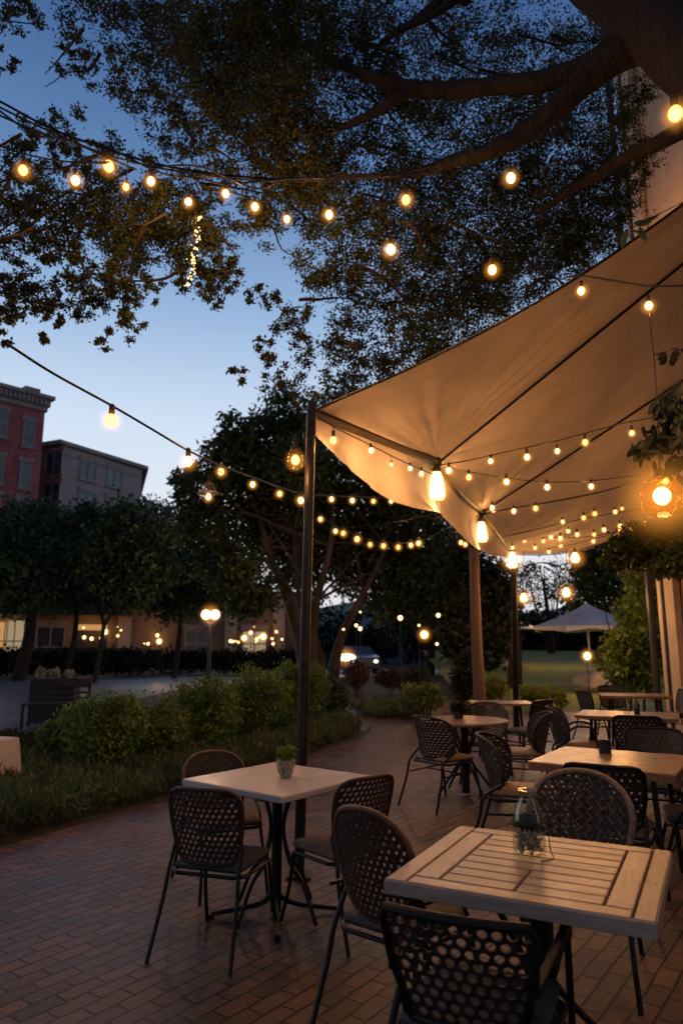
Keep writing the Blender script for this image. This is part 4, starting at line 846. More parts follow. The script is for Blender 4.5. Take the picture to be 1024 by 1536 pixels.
for i, s_ in enumerate(SH): shrub(s_[0], *s_[1:5], m=s_[5], n=int(s_[6]*2.1), seed=100+i, size=.058 if s_[2] > 1080 else .085)
def cover(label, poly, h, n, m, seed, size=.1):
    # scatter upright sprigs over a ground polygon
    g_ = random.Random(seed); xs = [p[0] for p in poly]; ys = [p[1] for p in poly]; cls = []
    def inside(x, y):
        c_ = False; j = len(poly)-1
        for i in range(len(poly)):
            if ((poly[i][1] > y) != (poly[j][1] > y)) and x < (poly[j][0]-poly[i][0])*(y-poly[i][1])/(poly[j][1]-poly[i][1])+poly[i][0]: c_ = not c_
            j = i
        return c_
    while len(cls) < n:
        x, y = g_.uniform(min(xs), max(xs)), g_.uniform(min(ys), max(ys))
        if inside(x, y): hh = h*g_.uniform(.6, 1.15); cls.append(((x, y, hh*.5), (.09, .09, hh*.42), 22))
    o = leaves('ground_cover', m, None, cls, size, .2, sub=8, seed=seed, up=1.5, spread=.45); return tag(o, label, 'ground cover', kind='stuff')
bed = [(-9, 5.6), g(-30, 1282), g(0, 1268), g(120, 1234), g(270, 1193), g(420, 1147), g(540, 1104), g(530, 1092), g(505, 1085), g(430, 1112), g(330, 1140), g(230, 1160), g(100, 1170), g(-60, 1165), (-9, 8)]
cover('soft grey green low planting edging the brick terrace', bed, .27, 5200, 'lav', 7, .085)
cover('small oval island of low green planting beside the garden path', [g(536, 1072), g(560, 1079), (1.7, 15.0), g(628, 1070), g(620, 1058), g(560, 1056)], .22, 420, 'lav', 8, .12)
cover('thin verge of dark grass at the far edge of the street bed', [g(-60, 1120), g(80, 1115), g(200, 1100), g(300, 1070), g(420, 1062), g(500, 1058), g(500, 1080), g(300, 1130), g(0, 1165), g(-60, 1165)], .2, 900, 'mid', 9, .14)
# clipped hedge across the road
hd = thing('clipped_hedge', 'long low dark clipped hedge along the far pavement', 'hedge', tuple(P2(150, 33))); O = Vector(hd.location)
cls = []
for k in range(30):
    p = P2(-30+k*9, 32.6+k*.12); cls.append((tuple(p-O+Vector((0, 0, .75))), (.6, .55, .5), 420))
for k in range(26):
    p = P2(240+k*9, 38); cls.append((tuple(p-O+Vector((0, 0, .7))), (.7, .55, .5), 320))
leaves('foliage', 'dark', hd, cls, .22, .6, sub=14, seed=12, spread=.5)

# ------------------------------------------------------------------ street lamp and far lights
sl_ = thing('street_lamp', 'double globe street lamp on a dark post glowing above the hedge', 'street lamp', tuple(P2(320, 27))); zl = D(320, 922, 27).z
b = MB(); b.lathe([(.16, 0), (.16, .3), (.08, .4), (.06, zl-.5), (.09, zl-.35)], (0, 0, 0), 10); b.tube([(-.22, 0, zl-.2), (0, 0, zl-.35), (.22, 0, zl-.2)], .035, 6, 4); b.build('post', 'black', sl_)
for s_ in (-1, 1):
    b = MB(); b.ball((s_*.17, 0, zl), .19, 14); lo = b.build('globe', 'whitebulb', sl_)
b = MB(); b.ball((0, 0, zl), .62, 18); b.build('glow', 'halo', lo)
point((sl_.location.x, sl_.location.y-.4, zl-.1), 220, (1, .75, .5), .2)
far = [(600, 927, 19, .07), (636, 952, 19, .11), (657, 923, 19, .06), (395, 955, 40, .17), (366, 957, 42, .16), (376, 949, 44, .11), (385, 959, 44, .11), (350, 962, 44, .08), (534, 938, 21, .05), (540, 943, 20, .06), (515, 944, 21, .035), (408, 958, 44, .08), (423, 959, 44, .07), (880, 984, 20, .11), (880, 938, 33, .06), (628, 938, 19, .035), (655, 966, 18, .04), (540, 918, 21, .03)]
dirs = ['far left of', 'left of', 'right of']
for i, (px, py, Y, r_) in enumerate(far):
    p = D(px, py, Y); t = thing('garden_lamp', 'x', 'lamp', (p.x, p.y, 0), 0, 'distant lit lamps beyond the terrace')
    b = MB(); b.ball((0, 0, p.z), r_, 10); lo = b.build('globe', 'bulb', t)
    b = MB(); b.lathe([(.03, 0), (.014, .1), (.010, max(.12, p.z-r_))], (0, 0, 0), 6); b.build('post', 'black', t)
    if r_ > .1: b = MB(); b.ball((0, 0, p.z), r_*2.8, 14); b.build('glow', 'halo', lo)
    t['label'] = ['amber lamp upper left of the timber post, beside the dark tree', 'brightest round lamp left of the timber post', 'small amber lamp nearest the timber post, high up', 'bright pale lamp right of the street lamp by the pale-barked trunk', 'orange lamp midway between street lamp and pale-barked trunk', 'small lamp above the orange pair near the pale trunk', 'small lamp between the bright and the orange ones near the pale trunk', 'faint lamp closest to the street lamp on its right', 'left lamp of the close pair just right of the pole', 'right lamp of the close pair just right of the pole', 'faint lamp left of the close pair behind the pole', 'tiny lamp immediately right of the bright pale one', 'tiny lamp touching the pale-barked trunk', 'glowing low lamp below the white umbrella', 'tiny light under the right side of the white umbrella', 'tiny light above the brightest round lamp', 'tiny light low beside the timber post', 'tiny light high among leaves above the close pair'][i]
    if px == 880 and py == 984: point((p.x, p.y-.2, p.z+.1), 45)
g_ = random.Random(77)
for k in range(16):
    px = g_.choice((g_.uniform(345, 432), g_.uniform(345, 432), g_.uniform(215, 300), g_.uniform(100, 200))); p = D(px, g_.uniform(940, 968), g_.uniform(34, 42)); t = thing('tiny_lamp', 'tiny warm light among those glowing under the trees on the far left street', 'lamp', (p.x, p.y, 0), 0, 'tiny lights along the far street')
    b = MB(); b.ball((0, 0, p.z), g_.uniform(.035, .09), 8); b.build('globe', g_.choice(('bulb_b', 'bulb')), t); b = MB(); b.tube([(0, 0, 0), (0, 0, p.z)], .012, 5); b.build('post', 'black', t)
point(D(620, 940, 28), 50, rad=.3); point(D(400, 950, 33), 60, rad=.3)
# distant cars on the street
def car(label, px, by, Y, rz, hl=False):
    q = P2(px, Y); t = thing('parked_car', label, 'car', tuple(q), rz, 'cars on the far street')
    prof = [(-2.1, .3), (-2.15, .7), (-1.9, .95), (-1.3, 1.0), (-.75, 1.42), (.7, 1.45), (1.3, 1.02), (2.0, .88), (2.15, .6), (2.1, .3)]
    b = MB(); n_ = len(prof)
    ys = [(-.82, .0), (-.88, 0), (.88, 0), (.82, 0)]
    rows = [[(x, y*(1 if z < 1.05 else .82), z) for x, z in prof] for y in (-.85, .85)]
    b.add(rows[0]+rows[1], [tuple(range(n_-1, -1, -1)), tuple(range(n_, 2*n_))]+[(i, (i+1) % n_, n_+(i+1) % n_, n_+i) for i in range(n_)]); bo = b.build('body', 'carpaint', t, angle=20)
    b = MB()
    for s_ in (-1, 1): b.add([(-1.1, s_*.80, 1.02), (1.1, s_*.80, 1.02), (.65, s_*.722, 1.36), (-.7, s_*.722, 1.36)], [(0, 1, 2, 3)])
    b.build('window', 'win', t, smooth=False)
    for sx_ in (-1.35, 1.35):
        for s_ in (-1, 1):
            b = MB(); b.tube([(sx_, s_*.7, .33), (sx_, s_*.9, .33)], .33, 16); wo = b.build('wheel', 'tyre', t); b = MB(); b.tube([(sx_, s_*.9, .33), (sx_, s_*.91, .33)], .2, 12); b.build('rim', 'carpaint', wo)
    for s_ in (-.6, .6):
        b = MB(); b.ball((2.12, s_, .66), .1, 10, (.5, 1.3, 1)); b.build('headlight', 'whitebulb' if hl else 'coolbulb', t)
    return t
car('pale car with blazing headlamp seen low between the trunks', 530, 0, 40, R(-75), True)
point(P2(520, 37)+Vector((0, 0, .8)), 25, (1, .8, .6), .1)
b = MB(); p = P2(519, 37.6); tt = thing('headlamp_beacon', 'blazing low white-orange light beside the pale-barked trunk', 'lamp', tuple(p)); z_ = D(519, 986, 37.6).z
b.ball((0, 0, z_), .3, 14, (1.7, 1, .65)); lo = b.build('globe', 'whitebulb', tt); b = MB(); b.ball((0, 0, z_), .8, 16); b.build('glow', 'halo', lo); b = MB(); b.tube([(0, 0, 0), (0, 0, z_-.15)], .05, 6); b.build('post', 'black', tt)

# ------------------------------------------------------------------ white umbrella, boulder
um = thing('market_umbrella', 'wide white square market umbrella standing on the lawn', 'umbrella', tuple(P2(872, 23.5))); um.location.z = .2
O = Vector(um.location); b = MB(); za = D(872, 904, 23.5).z-.2; ze = D(872, 940, 23.5).z-.2
n_ = 8; rows = []
for i in range(9):
    t_ = i/8; rows.append([(1.85*t_*(1 if k % 2 == 0 else .80)*math.cos(2*PI*k/16+.1), 1.85*t_*(1 if k % 2 == 0 else .80)*math.sin(2*PI*k/16+.1), za-(za-ze)*t_**.8) for k in range(17)])
rows.append([(p[0], p[1], p[2]-.14-.05*math.sin(k*2.1)) for k, p in enumerate(rows[-1])])
b.grid(rows); b.build('canopy', 'umb', um, angle=50); b = MB(); b.tube([(0, 0, -.2), (0, 0, za)], .035, 8); b.build('pole', 'white', um)
b = MB(); b.lathe([(.3, -.2), (.3, -.1), (.06, -.06)], (0, 0, 0), 12); b.build('base', 'rock', um)
um2 = thing('market_umbrella', 'second pale umbrella partly hidden left of the bigger white one', 'umbrella', tuple(P2(752, 30))); za = D(752, 925, 30).z; ze = D(752, 944, 30).z
b = MB(); b.grid([[(1.5*t_*math.cos(2*PI*k/8), 1.5*t_*math.sin(2*PI*k/8), za-(za-ze)*t_) for k in range(9)] for t_ in (0, .5, 1)]); b.build('canopy', 'umb', um2); b = MB(); b.tube([(0, 0, 0), (0, 0, za)], .035, 8); b.build('pole', 'white', um2)
rk = MB(); q = P2(886, 21.0); rk.ball((0, 0, 0), .78, 22, (1, .8, .52)); 
rk.v = [(x*(1+.06*math.sin(5*y+3*z)), y, z*(1+.05*math.sin(4*x))) for x, y, z in rk.v]
o = rk.build('boulder', 'rock'); o.location = (q.x, q.y, .42); tag(o, 'big smooth pale boulder at the edge of the lawn', 'boulder')

# ------------------------------------------------------------------ chairs
def panel(name, m, parent, a, b_, zc, yb, tilt, curve_, nt_, nb_, cw, ch, rx, ry, slant=.0, taper=0, th=.006, arc=0):
    """woven sheet with a staggered field of holes, clipped to a super-ellipse"""
    def surf(x, z):
        return Vector((x, yb-tilt*(z/b_)+curve_*(x/a)**2+arc*(z/b_)**2, zc+z))
    def lim(x, z):
        n_ = nt_ if z > 0 else nb_; aa = a*(1+taper*(z/b_))
        return (abs(x/aa)**n_+abs(z/b_)**n_)**(1/n_)
    def clamp(x, z):
        for _ in range(3):
            v = lim(x, z)
            if v > 1: x /= v; z /= v
        return x, z
    B_ = MB(); rows = int(2*b_/ch)+2; cols = int(2*a*(1+abs(taper))/cw)+2; K = 12
    rect = []
    for k in range(K):
        an = 2*PI*(k+.5)/K; c_, s_ = math.cos(an), math.sin(an); mm = max(abs(c_), abs(s_)); rect.append((c_/mm*cw/2, s_/mm*ch/2))
    for j in range(-rows//2, rows//2+1):
        for i in range(-cols//2, cols//2+1):
            cx = (i+(.5 if j % 2 else 0))*cw; cz = j*ch
            if lim(cx, cz) > 1.12: continue
            edge = lim(cx, cz) > .93
            outer = [clamp(cx+p[0], cz+p[1]) for p in rect]
            inner = []
            for k in range(K):
                an = 2*PI*(k+.5)/K; ex, ez = rx*math.cos(an), ry*math.sin(an); ex, ez = ex+slant*ez, ez
                if edge: ex *= .0; ez *= .0
                inner.append(clamp(cx+ex, cz+ez))
            vs = [surf(*p) for p in outer]+[surf(*p) for p in inner]
            B_.add(vs, [(k, (k+1) % K, K+(k+1) % K, K+k) for k in range(K)])
    o = B_.build(name, m, parent, smooth=False)
    md = o.modifiers.new('t', 'SOLIDIFY'); md.thickness = th; md.offset = 0
    outline = []
    for k in range(48):
        an = 2*PI*k/48; x, z = math.cos(an)*a*3, math.sin(an)*b_*3; outline.append(surf(*clamp(x, z)))
    return o, outline, surf, lim
def lattice(m, parent, a, b_, surf, lim, gap=.03, r=.003, angs=(52, -40)):
    B_ = MB()
    for an in angs:
        d = (math.cos(R(an)), math.sin(R(an))); n_ = (-d[1], d[0]); k = -20
        for k in range(-20, 21):
            run = []
            for s_ in range(-40, 41):
                x = n_[0]*k*gap+d[0]*s_*.012; z = n_[1]*k*gap+d[1]*s_*.012
                if lim(x, z) <= 1: run.append(surf(x, z)+Vector((0, .004*math.sin(s_+k*3), 0)))
                else:
                    if len(run) > 1: B_.tube(run, r, 4)
                    run = []
            if len(run) > 1: B_.tube(run, r, 4)
    return B_.build('weave', m, parent)
def chair(label, st):
    t = thing('woven_chair', label, 'chair', (0, 0, 0), 0, 'woven terrace chairs')
    sh_ = .45; sw = st.get('sw', .44); sd = st.get('sd', .42); a = st.get('a', .21); b_ = st.get('b', .19); zc = st.get('zc', .66); yb = -sd/2-.02
    fr = st.get('fr', 'black'); wk = st.get('wk', 'wicker'); rimr = st.get('rimr', .012)
    o, out, surf, lim = panel('backrest', wk, t, a, b_, zc, yb-.02, st.get('tilt', .05), st.get('cv', .05), st.get('nt', 4), st.get('nb', 4), *st.get('cell', (.034, .03, .0085, .010)), st.get('slant', .5), st.get('taper', .06))
    if st.get('lat'): lattice(st['lat'], o, a, b_, surf, lim, st.get('gap', .04), st.get('lr', .003))
    b = MB(); b.tube(out+[out[0], out[1]], rimr, 8, 0, cap=False); b.build('back_frame', st.get('rim', fr), t)
    if st.get('sides'):
        for s_ in (-1, 1):
            pts = []
    # seat
    cu = MB(); cu.box((0, .01, sh_-.012), (sw-.03, sd-.01, .045), bev=.02); so_ = cu.build('seat', st.get('seat', 'cushion'), t, angle=60)
    b = MB(); x_, y_ = sw/2, sd/2; rr = .05
    loop = [(-x_+rr, -y_, 0), (x_-rr, -y_, 0), (x_, -y_+rr, 0), (x_, y_-rr, 0), (x_-rr, y_, 0), (-x_+rr, y_, 0), (-x_, y_-rr, 0), (-x_, -y_+rr, 0), (-x_+rr, -y_, 0)]
    b.tube([(p[0], p[1], sh_-.045) for p in loop], .011, 8, 0, cap=False)
    if st.get('apron'):
        for s_ in (-1, 1): b.tube([(s_*x_, -y_, sh_-.15), (s_*x_, y_, sh_-.13)], .008, 6)
        b.tube([(-x_, 0, sh_-.14), (x_, 0, sh_-.14)], .008, 6)
    b.build('seat_frame', fr, t)
    lr = .0115
    for s_ in (-1, 1):
        # rear leg runs up into the back frame
        sx_ = out[0 if s_ > 0 else 24]
        lowz = zc-b_*.55; pt_ = surf(s_*a*(1-st.get('taper', .06)*.6)*.985, -b_*.55)
        b = MB(); b.tube([(s_*(sw/2+.02), yb-.13, 0), (s_*(sw/2-.0), yb-.03, .28), (s_*(sw/2-.01), yb+.0, sh_-.04), pt_], lr, 8, 5); b.build('leg', fr, t)
        b = MB()
        if st.get('arms'):
            b.tube([(s_*(sw/2+.01), sd/2+.03, 0), (s_*(sw/2+.012), sd/2, .3), (s_*(sw/2+.015), sd/2-.03, .60)], lr, 8, 5); b.build('leg', fr, t)
            b = MB(); b.tube([(s_*(sw/2+.015), sd/2-.03, .6), (s_*(sw/2+.02), sd/2-.07, .645), (s_*(sw/2+.02), 0, .65), tuple(surf(s_*a, -.02))], st.get('armr', .012), 8, 5); b.build('armrest', st.get('armm', fr), t)
        else:
            cv = st.get('fcurve', .03)
            b.tube([(s_*(sw/2+.01), sd/2+.06, 0), (s_*(sw/2-.005), sd/2+.06-cv, .2), (s_*(sw/2-.015), sd/2-.03, sh_-.05)], lr, 8, 6); b.build('leg', fr, t)
            if st.get('brace'):
                b = MB(); b.tube([(s_*sw/2, -sd/2-.03, .58), (s_*(sw/2+.005), -.04, .565), (s_*(sw/2), sd/2-.1, .5), (s_*(sw/2-.01), sd/2-.03, sh_-.04)], .009, 8, 5); b.build('side_brace', fr, t)
    return t
def place(t, x, y, face, sc=1):
    """face: angle of the direction the sitter looks, degrees"""
    t.location = (x, y, 0.004); t.rotation_euler = (0, 0, R(face-90)); t.scale = (sc,)*3
S_rect = dict(a=.215, b=.20, zc=.66, nt=4.5, nb=6, seat='cushion_dark', brace=False, wk='wicker_brown', rim='wicker_brown', fcurve=.06)
S_rim = dict(a=.225, b=.185, zc=.655, nt=2.6, nb=3, rim='rim', seat='cushion', wk='wicker_brown', brace=True, slant=.3)
S_oval = dict(a=.20, b=.245, zc=.685, nt=2.4, nb=2.7, cell=(.031, .028, .0065, .009), slant=.35, rim='rim', wk='wicker_brown', seat='cushion_dark', brace=True, cv=.045, tilt=.07)
S_net = dict(a=.20, b=.155, zc=.61, nt=30, nb=30, cell=(.039, .032, .0140, .0125), slant=.1, rim='black', wk='wicker', rimr=.014, seat='cushion_dark', arms=True, taper=.08, cv=.025, armr=.016)
S_arch = dict(a=.245, b=.21, zc=.645, nt=2.2, nb=5, cell=(.030, .026, .008, .008), rim='wicker_tan', wk='wicker', lat='wicker_tan', gap=.036, lr=.0032, rimr=.016, seat='cushion_dark', apron=True, cv=.07)
S_dark = dict(a=.215, b=.175, zc=.645, nt=7, nb=7, cell=(.042, .034, .007, .007), rim='black', wk='wicker', seat='cushion_dark', apron=True, slant=0)
S_tub = dict(a=.25, b=.2, zc=.63, nt=3, nb=3.2, cell=(.036, .026, .011, .007), slant=1.0, rim='wicker', wk='wicker', seat='wicker_tan', cv=.17, apron=True, sw=.46)

cr_ = chair('dark round-cornered woven chair with grey seat, nearest at the white square table', S_rect); place(cr_, -.62, 3.97, 72, .92)
cm_ = chair('woven chair with curved brown rim behind the left corner of the white table', S_rim); place(cm_, -.76, 4.82, -62, .93)
c3_ = dup(cr_, (0, 0, 0), 0, 'woven chair with pale seat at the right side of the white square table'); place(c3_, -.01, 4.2, 130, .93)
for ch_ in list(C.objects):
    if ch_.parent == c3_ and ch_.name.startswith('seat') and 'frame' not in ch_.name:
        ch_.data = ch_.data.copy(); ch_.data.materials[0] = M['cushion']
ov_ = chair('tall oval-backed woven chair at the left end of the slatted table', S_oval); place(ov_, .26, 3.14, 50, .94)
nt_ = chair('black armchair with large open netted back in the foreground, cut by the bottom edge', S_net); place(nt_, .42, 2.36, 66)
ar_ = chair('arched wicker chair with pale cross-hatched back behind the slatted table', S_arch); place(ar_, 1.12, 3.58, -112)
dk_ = chair('dark square-backed woven chair in front of the wooden table with the black cup', S_dark); place(dk_, 1.62, 4.48, 60)
r8 = dup(ov_, (0, 0, 0), 0, 'rounded woven chair at the right edge beside the table with the black cup'); place(r8, 2.28, 4.75, 160)
r9 = chair('rounded wicker tub chair at the left end of the table with the black cup', S_tub); place(r9, 1.32, 5.55, -20)
r10 = dup(dk_, (0, 0, 0), 0, 'dark woven chair tucked behind the table with the black cup'); place(r10, 2.45, 5.85, -118)
tb1 = dup(r9, (0, 0, 0), 0, 'wicker tub chair at the left of the round table'); place(tb1, .98, 7.15, 38)
tb2 = dup(r9, (0, 0, 0), 0, 'wicker tub chair at the right of the round table, back to the lawn'); place(tb2, 1.83, 7.45, 172)
tb3 = dup(r9, (0, 0, 0), 0, 'wicker tub chair on the far side of the round table'); place(tb3, 1.62, 8.35, -110)
r12 = dup(dk_, (0, 0, 0), 0, 'dark chair pulled up to the small table in front of the rusty post'); place(r12, 2.35, 9.3, 130)
r13 = chair('open-armed rounded chair left of the second wooden table on the right', dict(S_tub, arms=True, apron=False)); place(r13, 2.55, 8.0, -15)
r14 = dup(r10, (0, 0, 0), 0, 'dark chair in front of the second wooden table on the right'); place(r14, 2.95, 7.35, 70)
r15 = dup(r9, (0, 0, 0), 0, 'tub chair at the right end of the second wooden table'); place(r15, 3.75, 7.75, 165)
r16 = dup(dk_, (0, 0, 0), 0, 'dark chair beside the farthest table near the building'); place(r16, 3.9, 11.1, 10)
r17 = dup(dk_, (0, 0, 0), 0, 'dark chair behind the farthest table near the building'); place(r17, 4.55, 12.1, -95)
r18 = dup(dk_, (0, 0, 0), 0, 'dark chair against the stucco wall right of the farthest table'); place(r18, 5.15, 11.5, 175)

# ------------------------------------------------------------------ tables
def pedestal(t, h, style='feet', r=.028, s=.34, rot=0):
    b = MB(); b.tube([(0, 0, .02), (0, 0, h)], r, 12); b.box((0, 0, h-.01), (.3, .05, .012)); b.box((0, 0, h-.023), (.05, .3, .012)); b.build('column', 'black', t)
    for k in range(4):
        a_ = rot+k*PI/2; u = Vector((math.cos(a_), math.sin(a_), 0)); b = MB()
        if style == 'feet':
            b.tube([u*.02+Vector((0, 0, .10)), u*.12+Vector((0, 0, .055)), u*s+Vector((0, 0, .02))], [.016, .014, .012], 8, 4); b.lathe([(.018, 0), (.018, .02)], u*s, 8)
        elif style == 'curved':
            b.tube([u*.10+Vector((0, 0, h-.02)), u*.05+Vector((0, 0, h*.72)), u*.10+Vector((0, 0, h*.45)), u*.2+Vector((0, 0, .2)), u*s+Vector((0, 0, .01))], .011, 8, 6)
        elif style == 'aframe':
            b.tube([u*.2+Vector((0, 0, h-.01)), u*.06+Vector((0, 0, h*.6)), u*.08+Vector((0, 0, h*.45)), u*s+Vector((0, 0, .012))], .0125, 8, 6)
        b.build('leg', 'black', t)
def put(t, x, y, rz): t.location = (x, y, .004); t.rotation_euler = (0, 0, R(rz))
t1 = thing('square_table', 'small white square-topped table on dark iron legs beside the pole', 'table'); put(t1, -.37, 4.34, -38.5)
b = MB(); b.box((0, 0, .722), (.79, .77, .036), bev=.006); b.build('tabletop', 'white_top', t1, angle=30); pedestal(t1, .70, 'feet', .03, .36, PI/4); pedestal(t1, .66, 'curved', .02, .30, 0)
t2 = thing('slatted_table', 'square pale wooden slatted table in the foreground', 'table'); put(t2, .69, 2.685, -27.5)
b = MB(); W_, D_, zt = .83, .79, .738; pl = .088; gp = .007
xs = [-W_/2, -W_/2+.075, -W_/2+.150, -W_/2+.235]; 
xr = [W_/2-.06-.0, W_/2-.13]
cross = MB()
def board(mb, x0, x1, y0, y1): mb.box(((x0+x1)/2, (y0+y1)/2, zt-.014), (x1-x0-gp, y1-y0-gp, .028), bev=.0035)
board(cross, -W_/2, -W_/2+.075, -D_/2, D_/2); board(cross, -W_/2+.075, -W_/2+.165, -D_/2+.075, D_/2-.075)
board(cross, W_/2-.065, W_/2, -D_/2, D_/2); board(cross, W_/2-.15, W_/2-.065, -D_/2+.075, D_/2-.075)
inner0, inner1 = -W_/2+.165, W_/2-.15
board(b, -W_/2+.075, W_/2-.065, -D_/2, -D_/2+.075); board(b, -W_/2+.075, W_/2-.065, D_/2-.075, D_/2)
n_ = 8; y0 = -D_/2+.075; hh = (D_-.15)/n_
for k in range(n_):
    sp = inner0+(inner1-inner0)*(.48 if k < 3 else .5)
    if k in (0, 1, 2): board(b, inner0, sp, y0+k*hh, y0+(k+1)*hh); board(b, sp, inner1, y0+k*hh, y0+(k+1)*hh)
    else: board(b, inner0, inner1, y0+k*hh, y0+(k+1)*hh)
b.build('tabletop', 'slat', t2, angle=30); cross.build('end_boards', 'slat_cross', t2, angle=30)
b = MB(); b.box((0, 0, zt-.036), (W_-.012, D_-.012, .014)); b.build('underframe', 'wood', t2, smooth=False)
b = MB()
for s_ in (-1, 1): b.box((0, s_*(D_/2-.006), zt-.026), (W_-.001, .0125, .044), bev=.003)
for s_ in (-1, 1): b.box((s_*(W_/2-.006), 0, zt-.0262), (.0125, D_-.028, .044), bev=.003)
b.build('edge_trim', 'slat', t2, angle=30)
pedestal(t2, .69, 'aframe', .045, .40, PI/4)
b = MB(); b.box((0, 0, .02), (.5, .06, .03), bev=.01); b.box((0, 0, .019), (.06, .5, .03), bev=.01); b.build('base', 'black', t2)
def woodtable(label, x, y, rz, W_, D_, th=.05, seed=1, name='wooden_table'):
    t = thing(name, label, 'table', (0, 0, 0), 0, 'wooden tables on the right'); put(t, x, y, rz); g_ = random.Random(seed)
    n_ = 14; top = []; outl = []
    for k in range(n_+1): outl.append((-W_/2+W_*k/n_, -D_/2+g_.uniform(-.008, .012)))
    for k in range(n_+1): outl.append((W_/2-W_*k/n_, D_/2+g_.uniform(-.012, .008)))
    m_ = len(outl); b = MB()
    vs = [(x_*.985, y_*.985, .742) for x_, y_ in outl]+[(x_, y_, .735) for x_, y_ in outl]+[(x_*.985, y_*.975, .742-th) for x_, y_ in outl]
    b.add(vs, [tuple(range(m_)), tuple(range(3*m_-1, 2*m_-1, -1))]+[(q*m_+i, (q+1)*m_+i, (q+1)*m_+(i+1) % m_, q*m_+(i+1) % m_) for q in (0, 1) for i in range(m_)])
    b.build('tabletop', 'wood', t, angle=25); 
    for sx_ in (-1, 1):
        for sy_ in (-1, 1):
            b = MB(); b.tube([(sx_*(W_/2-.12), sy_*(D_/2-.12), 0), (sx_*(W_/2-.16), sy_*(D_/2-.16), .70)], .018, 8); b.build('leg', 'black', t)
    b = MB(); b.tube([(-W_/2+.14, 0, .18), (W_/2-.14, 0, .18)], .01, 6)
    for s_ in (-1, 1): b.tube([(s_*(W_/2-.14), -D_/2+.13, .18), (s_*(W_/2-.14), D_/2-.13, .18)], .01, 6)
    b.build('stretcher', 'black', t)
    return t
woodtable('thick-edged wooden table carrying the black cup', 1.84, 5.02, -33, .90, .86, .055, 1)
woodtable('second wooden table on the right, beyond the one with the black cup', 3.2, 8.2, -25, 1.05, .75, .04, 2)
woodtable('farthest wooden table on the right near the stucco wall', 4.55, 11.35, -15, 1.0, .75, .04, 3)
woodtable('small wooden table just in front of the dark rusty post', 2.15, 9.9, -5, .8, .6, .03, 4)
rt = thing('round_table', 'round pale-topped table with a small dark plant, left of the rusty post', 'table'); put(rt, 1.27, 7.62, 0)
b = MB(); b.lathe([(.36, .70), (.445, .708), (.455, .722), (.45, .738), (.0, .742)], (0, 0, 0), 40); b.build('tabletop', 'wood', rt); pedestal(rt, .70, 'aframe', .04, .33, .4)

# things on the tables
def leafball(parent, c, r, n, size, m, seed, up=.8, fl=.8): return leaves('plant', m, parent, [(c, (r, r, r*fl), n)], size, .55, sub=14, seed=seed, up=up, spread=.35)
def onto(px, py): return G(px, py, .744)
q = onto(428, 1166); t = thing('glass_planter', 'small glass pot with bright green succulent on the white square table', 'plant pot', (q.x, q.y, .745))
b = MB(); b.lathe([(.036, 0), (.040, .004), (.050, .04), (.058, .075), (.062, .11), (.059, .11), (.055, .075), (.047, .04), (.037, .008), (0, .008)], (0, 0, 0), 24); b.build('glass', 'glass', t)
b = MB(); b.lathe([(.0, .009), (.036, .009), (.045, .04), (.053, .075), (.055, .095), (0, .10)], (0, 0, 0), 20, jit=.02); b.build('soil', 'pebble', t)
leaves('plant', 'succ', t, [((0, 0, .115), (.045, .045, .02), 260), ((.02, 0, .145), (.035, .035, .02), 150), ((-.015, .01, .135), (.035, .03, .02), 120)], .026, .6, sub=8, seed=21, up=1.0, spread=.5)
q = onto(794, 1282); t = thing('glass_jar', 'tall glass bottle jar holding pebbles and dark green plant on the slatted table', 'jar', (q.x, q.y, .74)); t.scale = (.92, .92, .9)
b = MB(); prof = [(.056, 0), (.064, .006), (.066, .03), (.067, .12), (.064, .15), (.052, .19), (.036, .222), (.034, .245), (.040, .25), (.040, .256), (.033, .256), (.031, .225), (.047, .19), (.059, .15), (.0625, .12), (.0615, .03), (.056, .012), (0, .012)]
b.lathe(prof, (0, 0, 0), 28); b.build('glass', 'glass', t)
b = MB(); rnd = random.Random(8)
for k in range(150):
    a_ = rnd.uniform(0, 2*PI); rr = .05*rnd.random()**.5; z_ = rnd.uniform(.02, .095); b.ball((rr*math.cos(a_), rr*math.sin(a_), z_), rnd.uniform(.006, .011), 6, (1, 1, .7))
b.build('pebbles', 'pebble', t)
leaves('plant', 'moss', t, [((0, 0, .125), (.052, .052, .022), 900)], .022, .35, sub=14, seed=22, up=.6, spread=.35)
b = MB(); b.tube([(.064, -.02, .14), (.072, -.02, .09), (.077, -.025, .03), (.085, -.03, .004), (.07, -.06, .004), (.02, -.085, .004)], .002, 5, 5)
b.build('twine', 'cable', t); b = MB(); b.tube([(.04*math.cos(2*PI*k/20), .04*math.sin(2*PI*k/20), .235) for k in range(21)], .0018, 5)
b.build('neck_wire', 'cable', t)
q = onto(907, 1130); t = thing('cup', 'squat black cup standing on the thick-edged wooden table', 'cup', (q.x, q.y, .744))
b = MB(); b.lathe([(.038, 0), (.042, .004), (.043, .085), (.040, .088), (.037, .085), (.036, .02), (0, .018)], (0, 0, 0), 24); b.build('body', 'cup', t)
q = onto(687, 1078); t = thing('potted_plant', 'small dark potted plant in the middle of the round table', 'plant pot', (q.x, q.y, .744))
b = MB(); b.lathe([(.05, 0), (.06, .07), (.055, .07), (0, .06)], (0, 0, 0), 16); b.build('pot', 'cup', t); leafball(t, (0, 0, .10), .07, 220, .05, 'dark', 31)
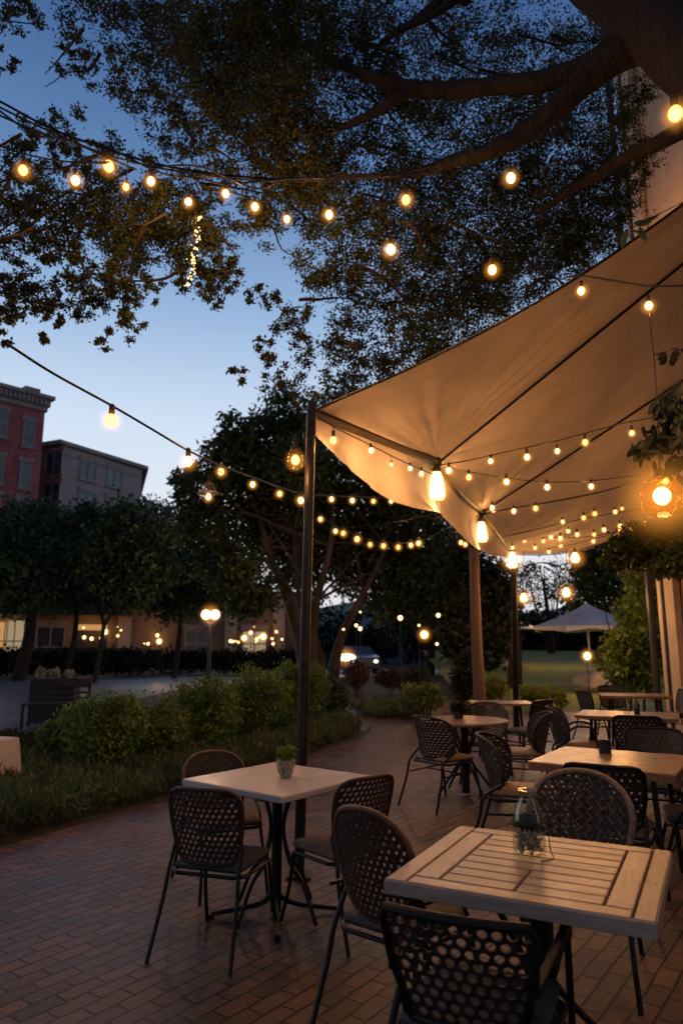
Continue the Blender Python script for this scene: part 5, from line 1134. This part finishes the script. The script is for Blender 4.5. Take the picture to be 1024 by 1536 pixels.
for px, py, lab in ((940, 1073, 'small clear glass on the second wooden table'), (955, 1072, 'short dark bottle on the second wooden table')):
    q = onto(px, py); t = thing('bottle' if 'bottle' in lab else 'drinking_glass', lab, 'glass' if 'clear' in lab else 'bottle', (q.x, q.y, .745)); b = MB()
    b.lathe([(.028, 0), (.03, .005), (.032, .1), (.012, .14), (.012, .17)] if 'dark' in lab else [(.03, 0), (.036, .11), (.033, .11), (.028, .01), (0, .01)], (0, 0, 0), 14); b.build('body', 'cup' if 'dark' in lab else 'glass', t)

# ------------------------------------------------------------------ left edge: cloth-covered table, bench
q = G(30, 1112, .54)
t = thing('draped_table', 'small table under a pale cloth cut by the left edge', 'table', (q.x-.55, q.y+.1, 0), R(-20)); t.scale = (.9, .9, 1)
rows = []
for (s_, z_) in ((0, .545), (.97, .545), (1.0, .535), (1.02, .45), (1.05, .3), (1.07, .08)):
    row = []
    for k in range(33):
        a_ = 2*PI*k/32; mm = max(abs(math.cos(a_)), abs(math.sin(a_))); wv = 1+(.03*math.sin(a_*11)+.02*math.sin(a_*17+1))*(max(0, .545-z_)/.45); row.append((.36*s_*math.cos(a_)/mm*wv, .36*s_*math.sin(a_)/mm*wv, z_))
    rows.append(row)
b = MB(); b.grid(rows); b.build('cloth', 'cloth', t, angle=35); b = MB()
for sx_ in (-1, 1):
    for sy_ in (-1, 1): b = MB(); b.tube([(sx_*.3, sy_*.3, 0), (sx_*.3, sy_*.3, .53)], .015, 6); b.build('leg', 'black', t)
q = P2(108, 13.8); t = thing('garden_bench', 'dark slatted bench standing by the road beyond the shrubs', 'bench', tuple(q), R(8))
b = MB()
b.box((0, 0, .80), (1.12, .05, .16), bev=.01); b.build('top_rail', 'darkdoor', t)
b = MB()
for z_ in (.62, .52): b.box((0, .0, z_), (1.08, .03, .04))
b.build('backrest', 'darkdoor', t); b = MB(); b.box((0, -.25, .44), (1.1, .45, .04), bev=.01); b.build('seat', 'darkdoor', t)
for sx_ in (-1, 1):
    for sy_ in (0, -.45): b = MB(); b.box((sx_*.53, sy_, .22 if sy_ else .40), (.05, .05, .44 if sy_ else .8)); b.build('leg', 'darkdoor', t)
q = P2(100, 14.6); t = thing('planter_box', 'raised planter with pale flowers just behind the dark bench', 'planter', tuple(q)); b = MB(); b.box((0, 0, .42), (.9, .3, .84), bev=.01); b.build('box', 'darkdoor', t)
leaves('flowers', 'pale', t, [((-.3, 0, .93), (.1, .1, .09), 140), ((0, 0, .93), (.1, .1, .1), 140), ((.28, 0, .91), (.1, .1, .08), 140)], .07, .5, sub=8, seed=41, up=1)

bpy.context.scene.render.film_transparent = False
cy = bpy.context.scene.cycles
cy.use_denoising = True; cy.max_bounces = 6; cy.transparent_max_bounces = 24; cy.diffuse_bounces = 3; cy.glossy_bounces = 3; cy.sample_clamp_indirect = 3; cy.caustics_reflective = False; cy.caustics_refractive = False
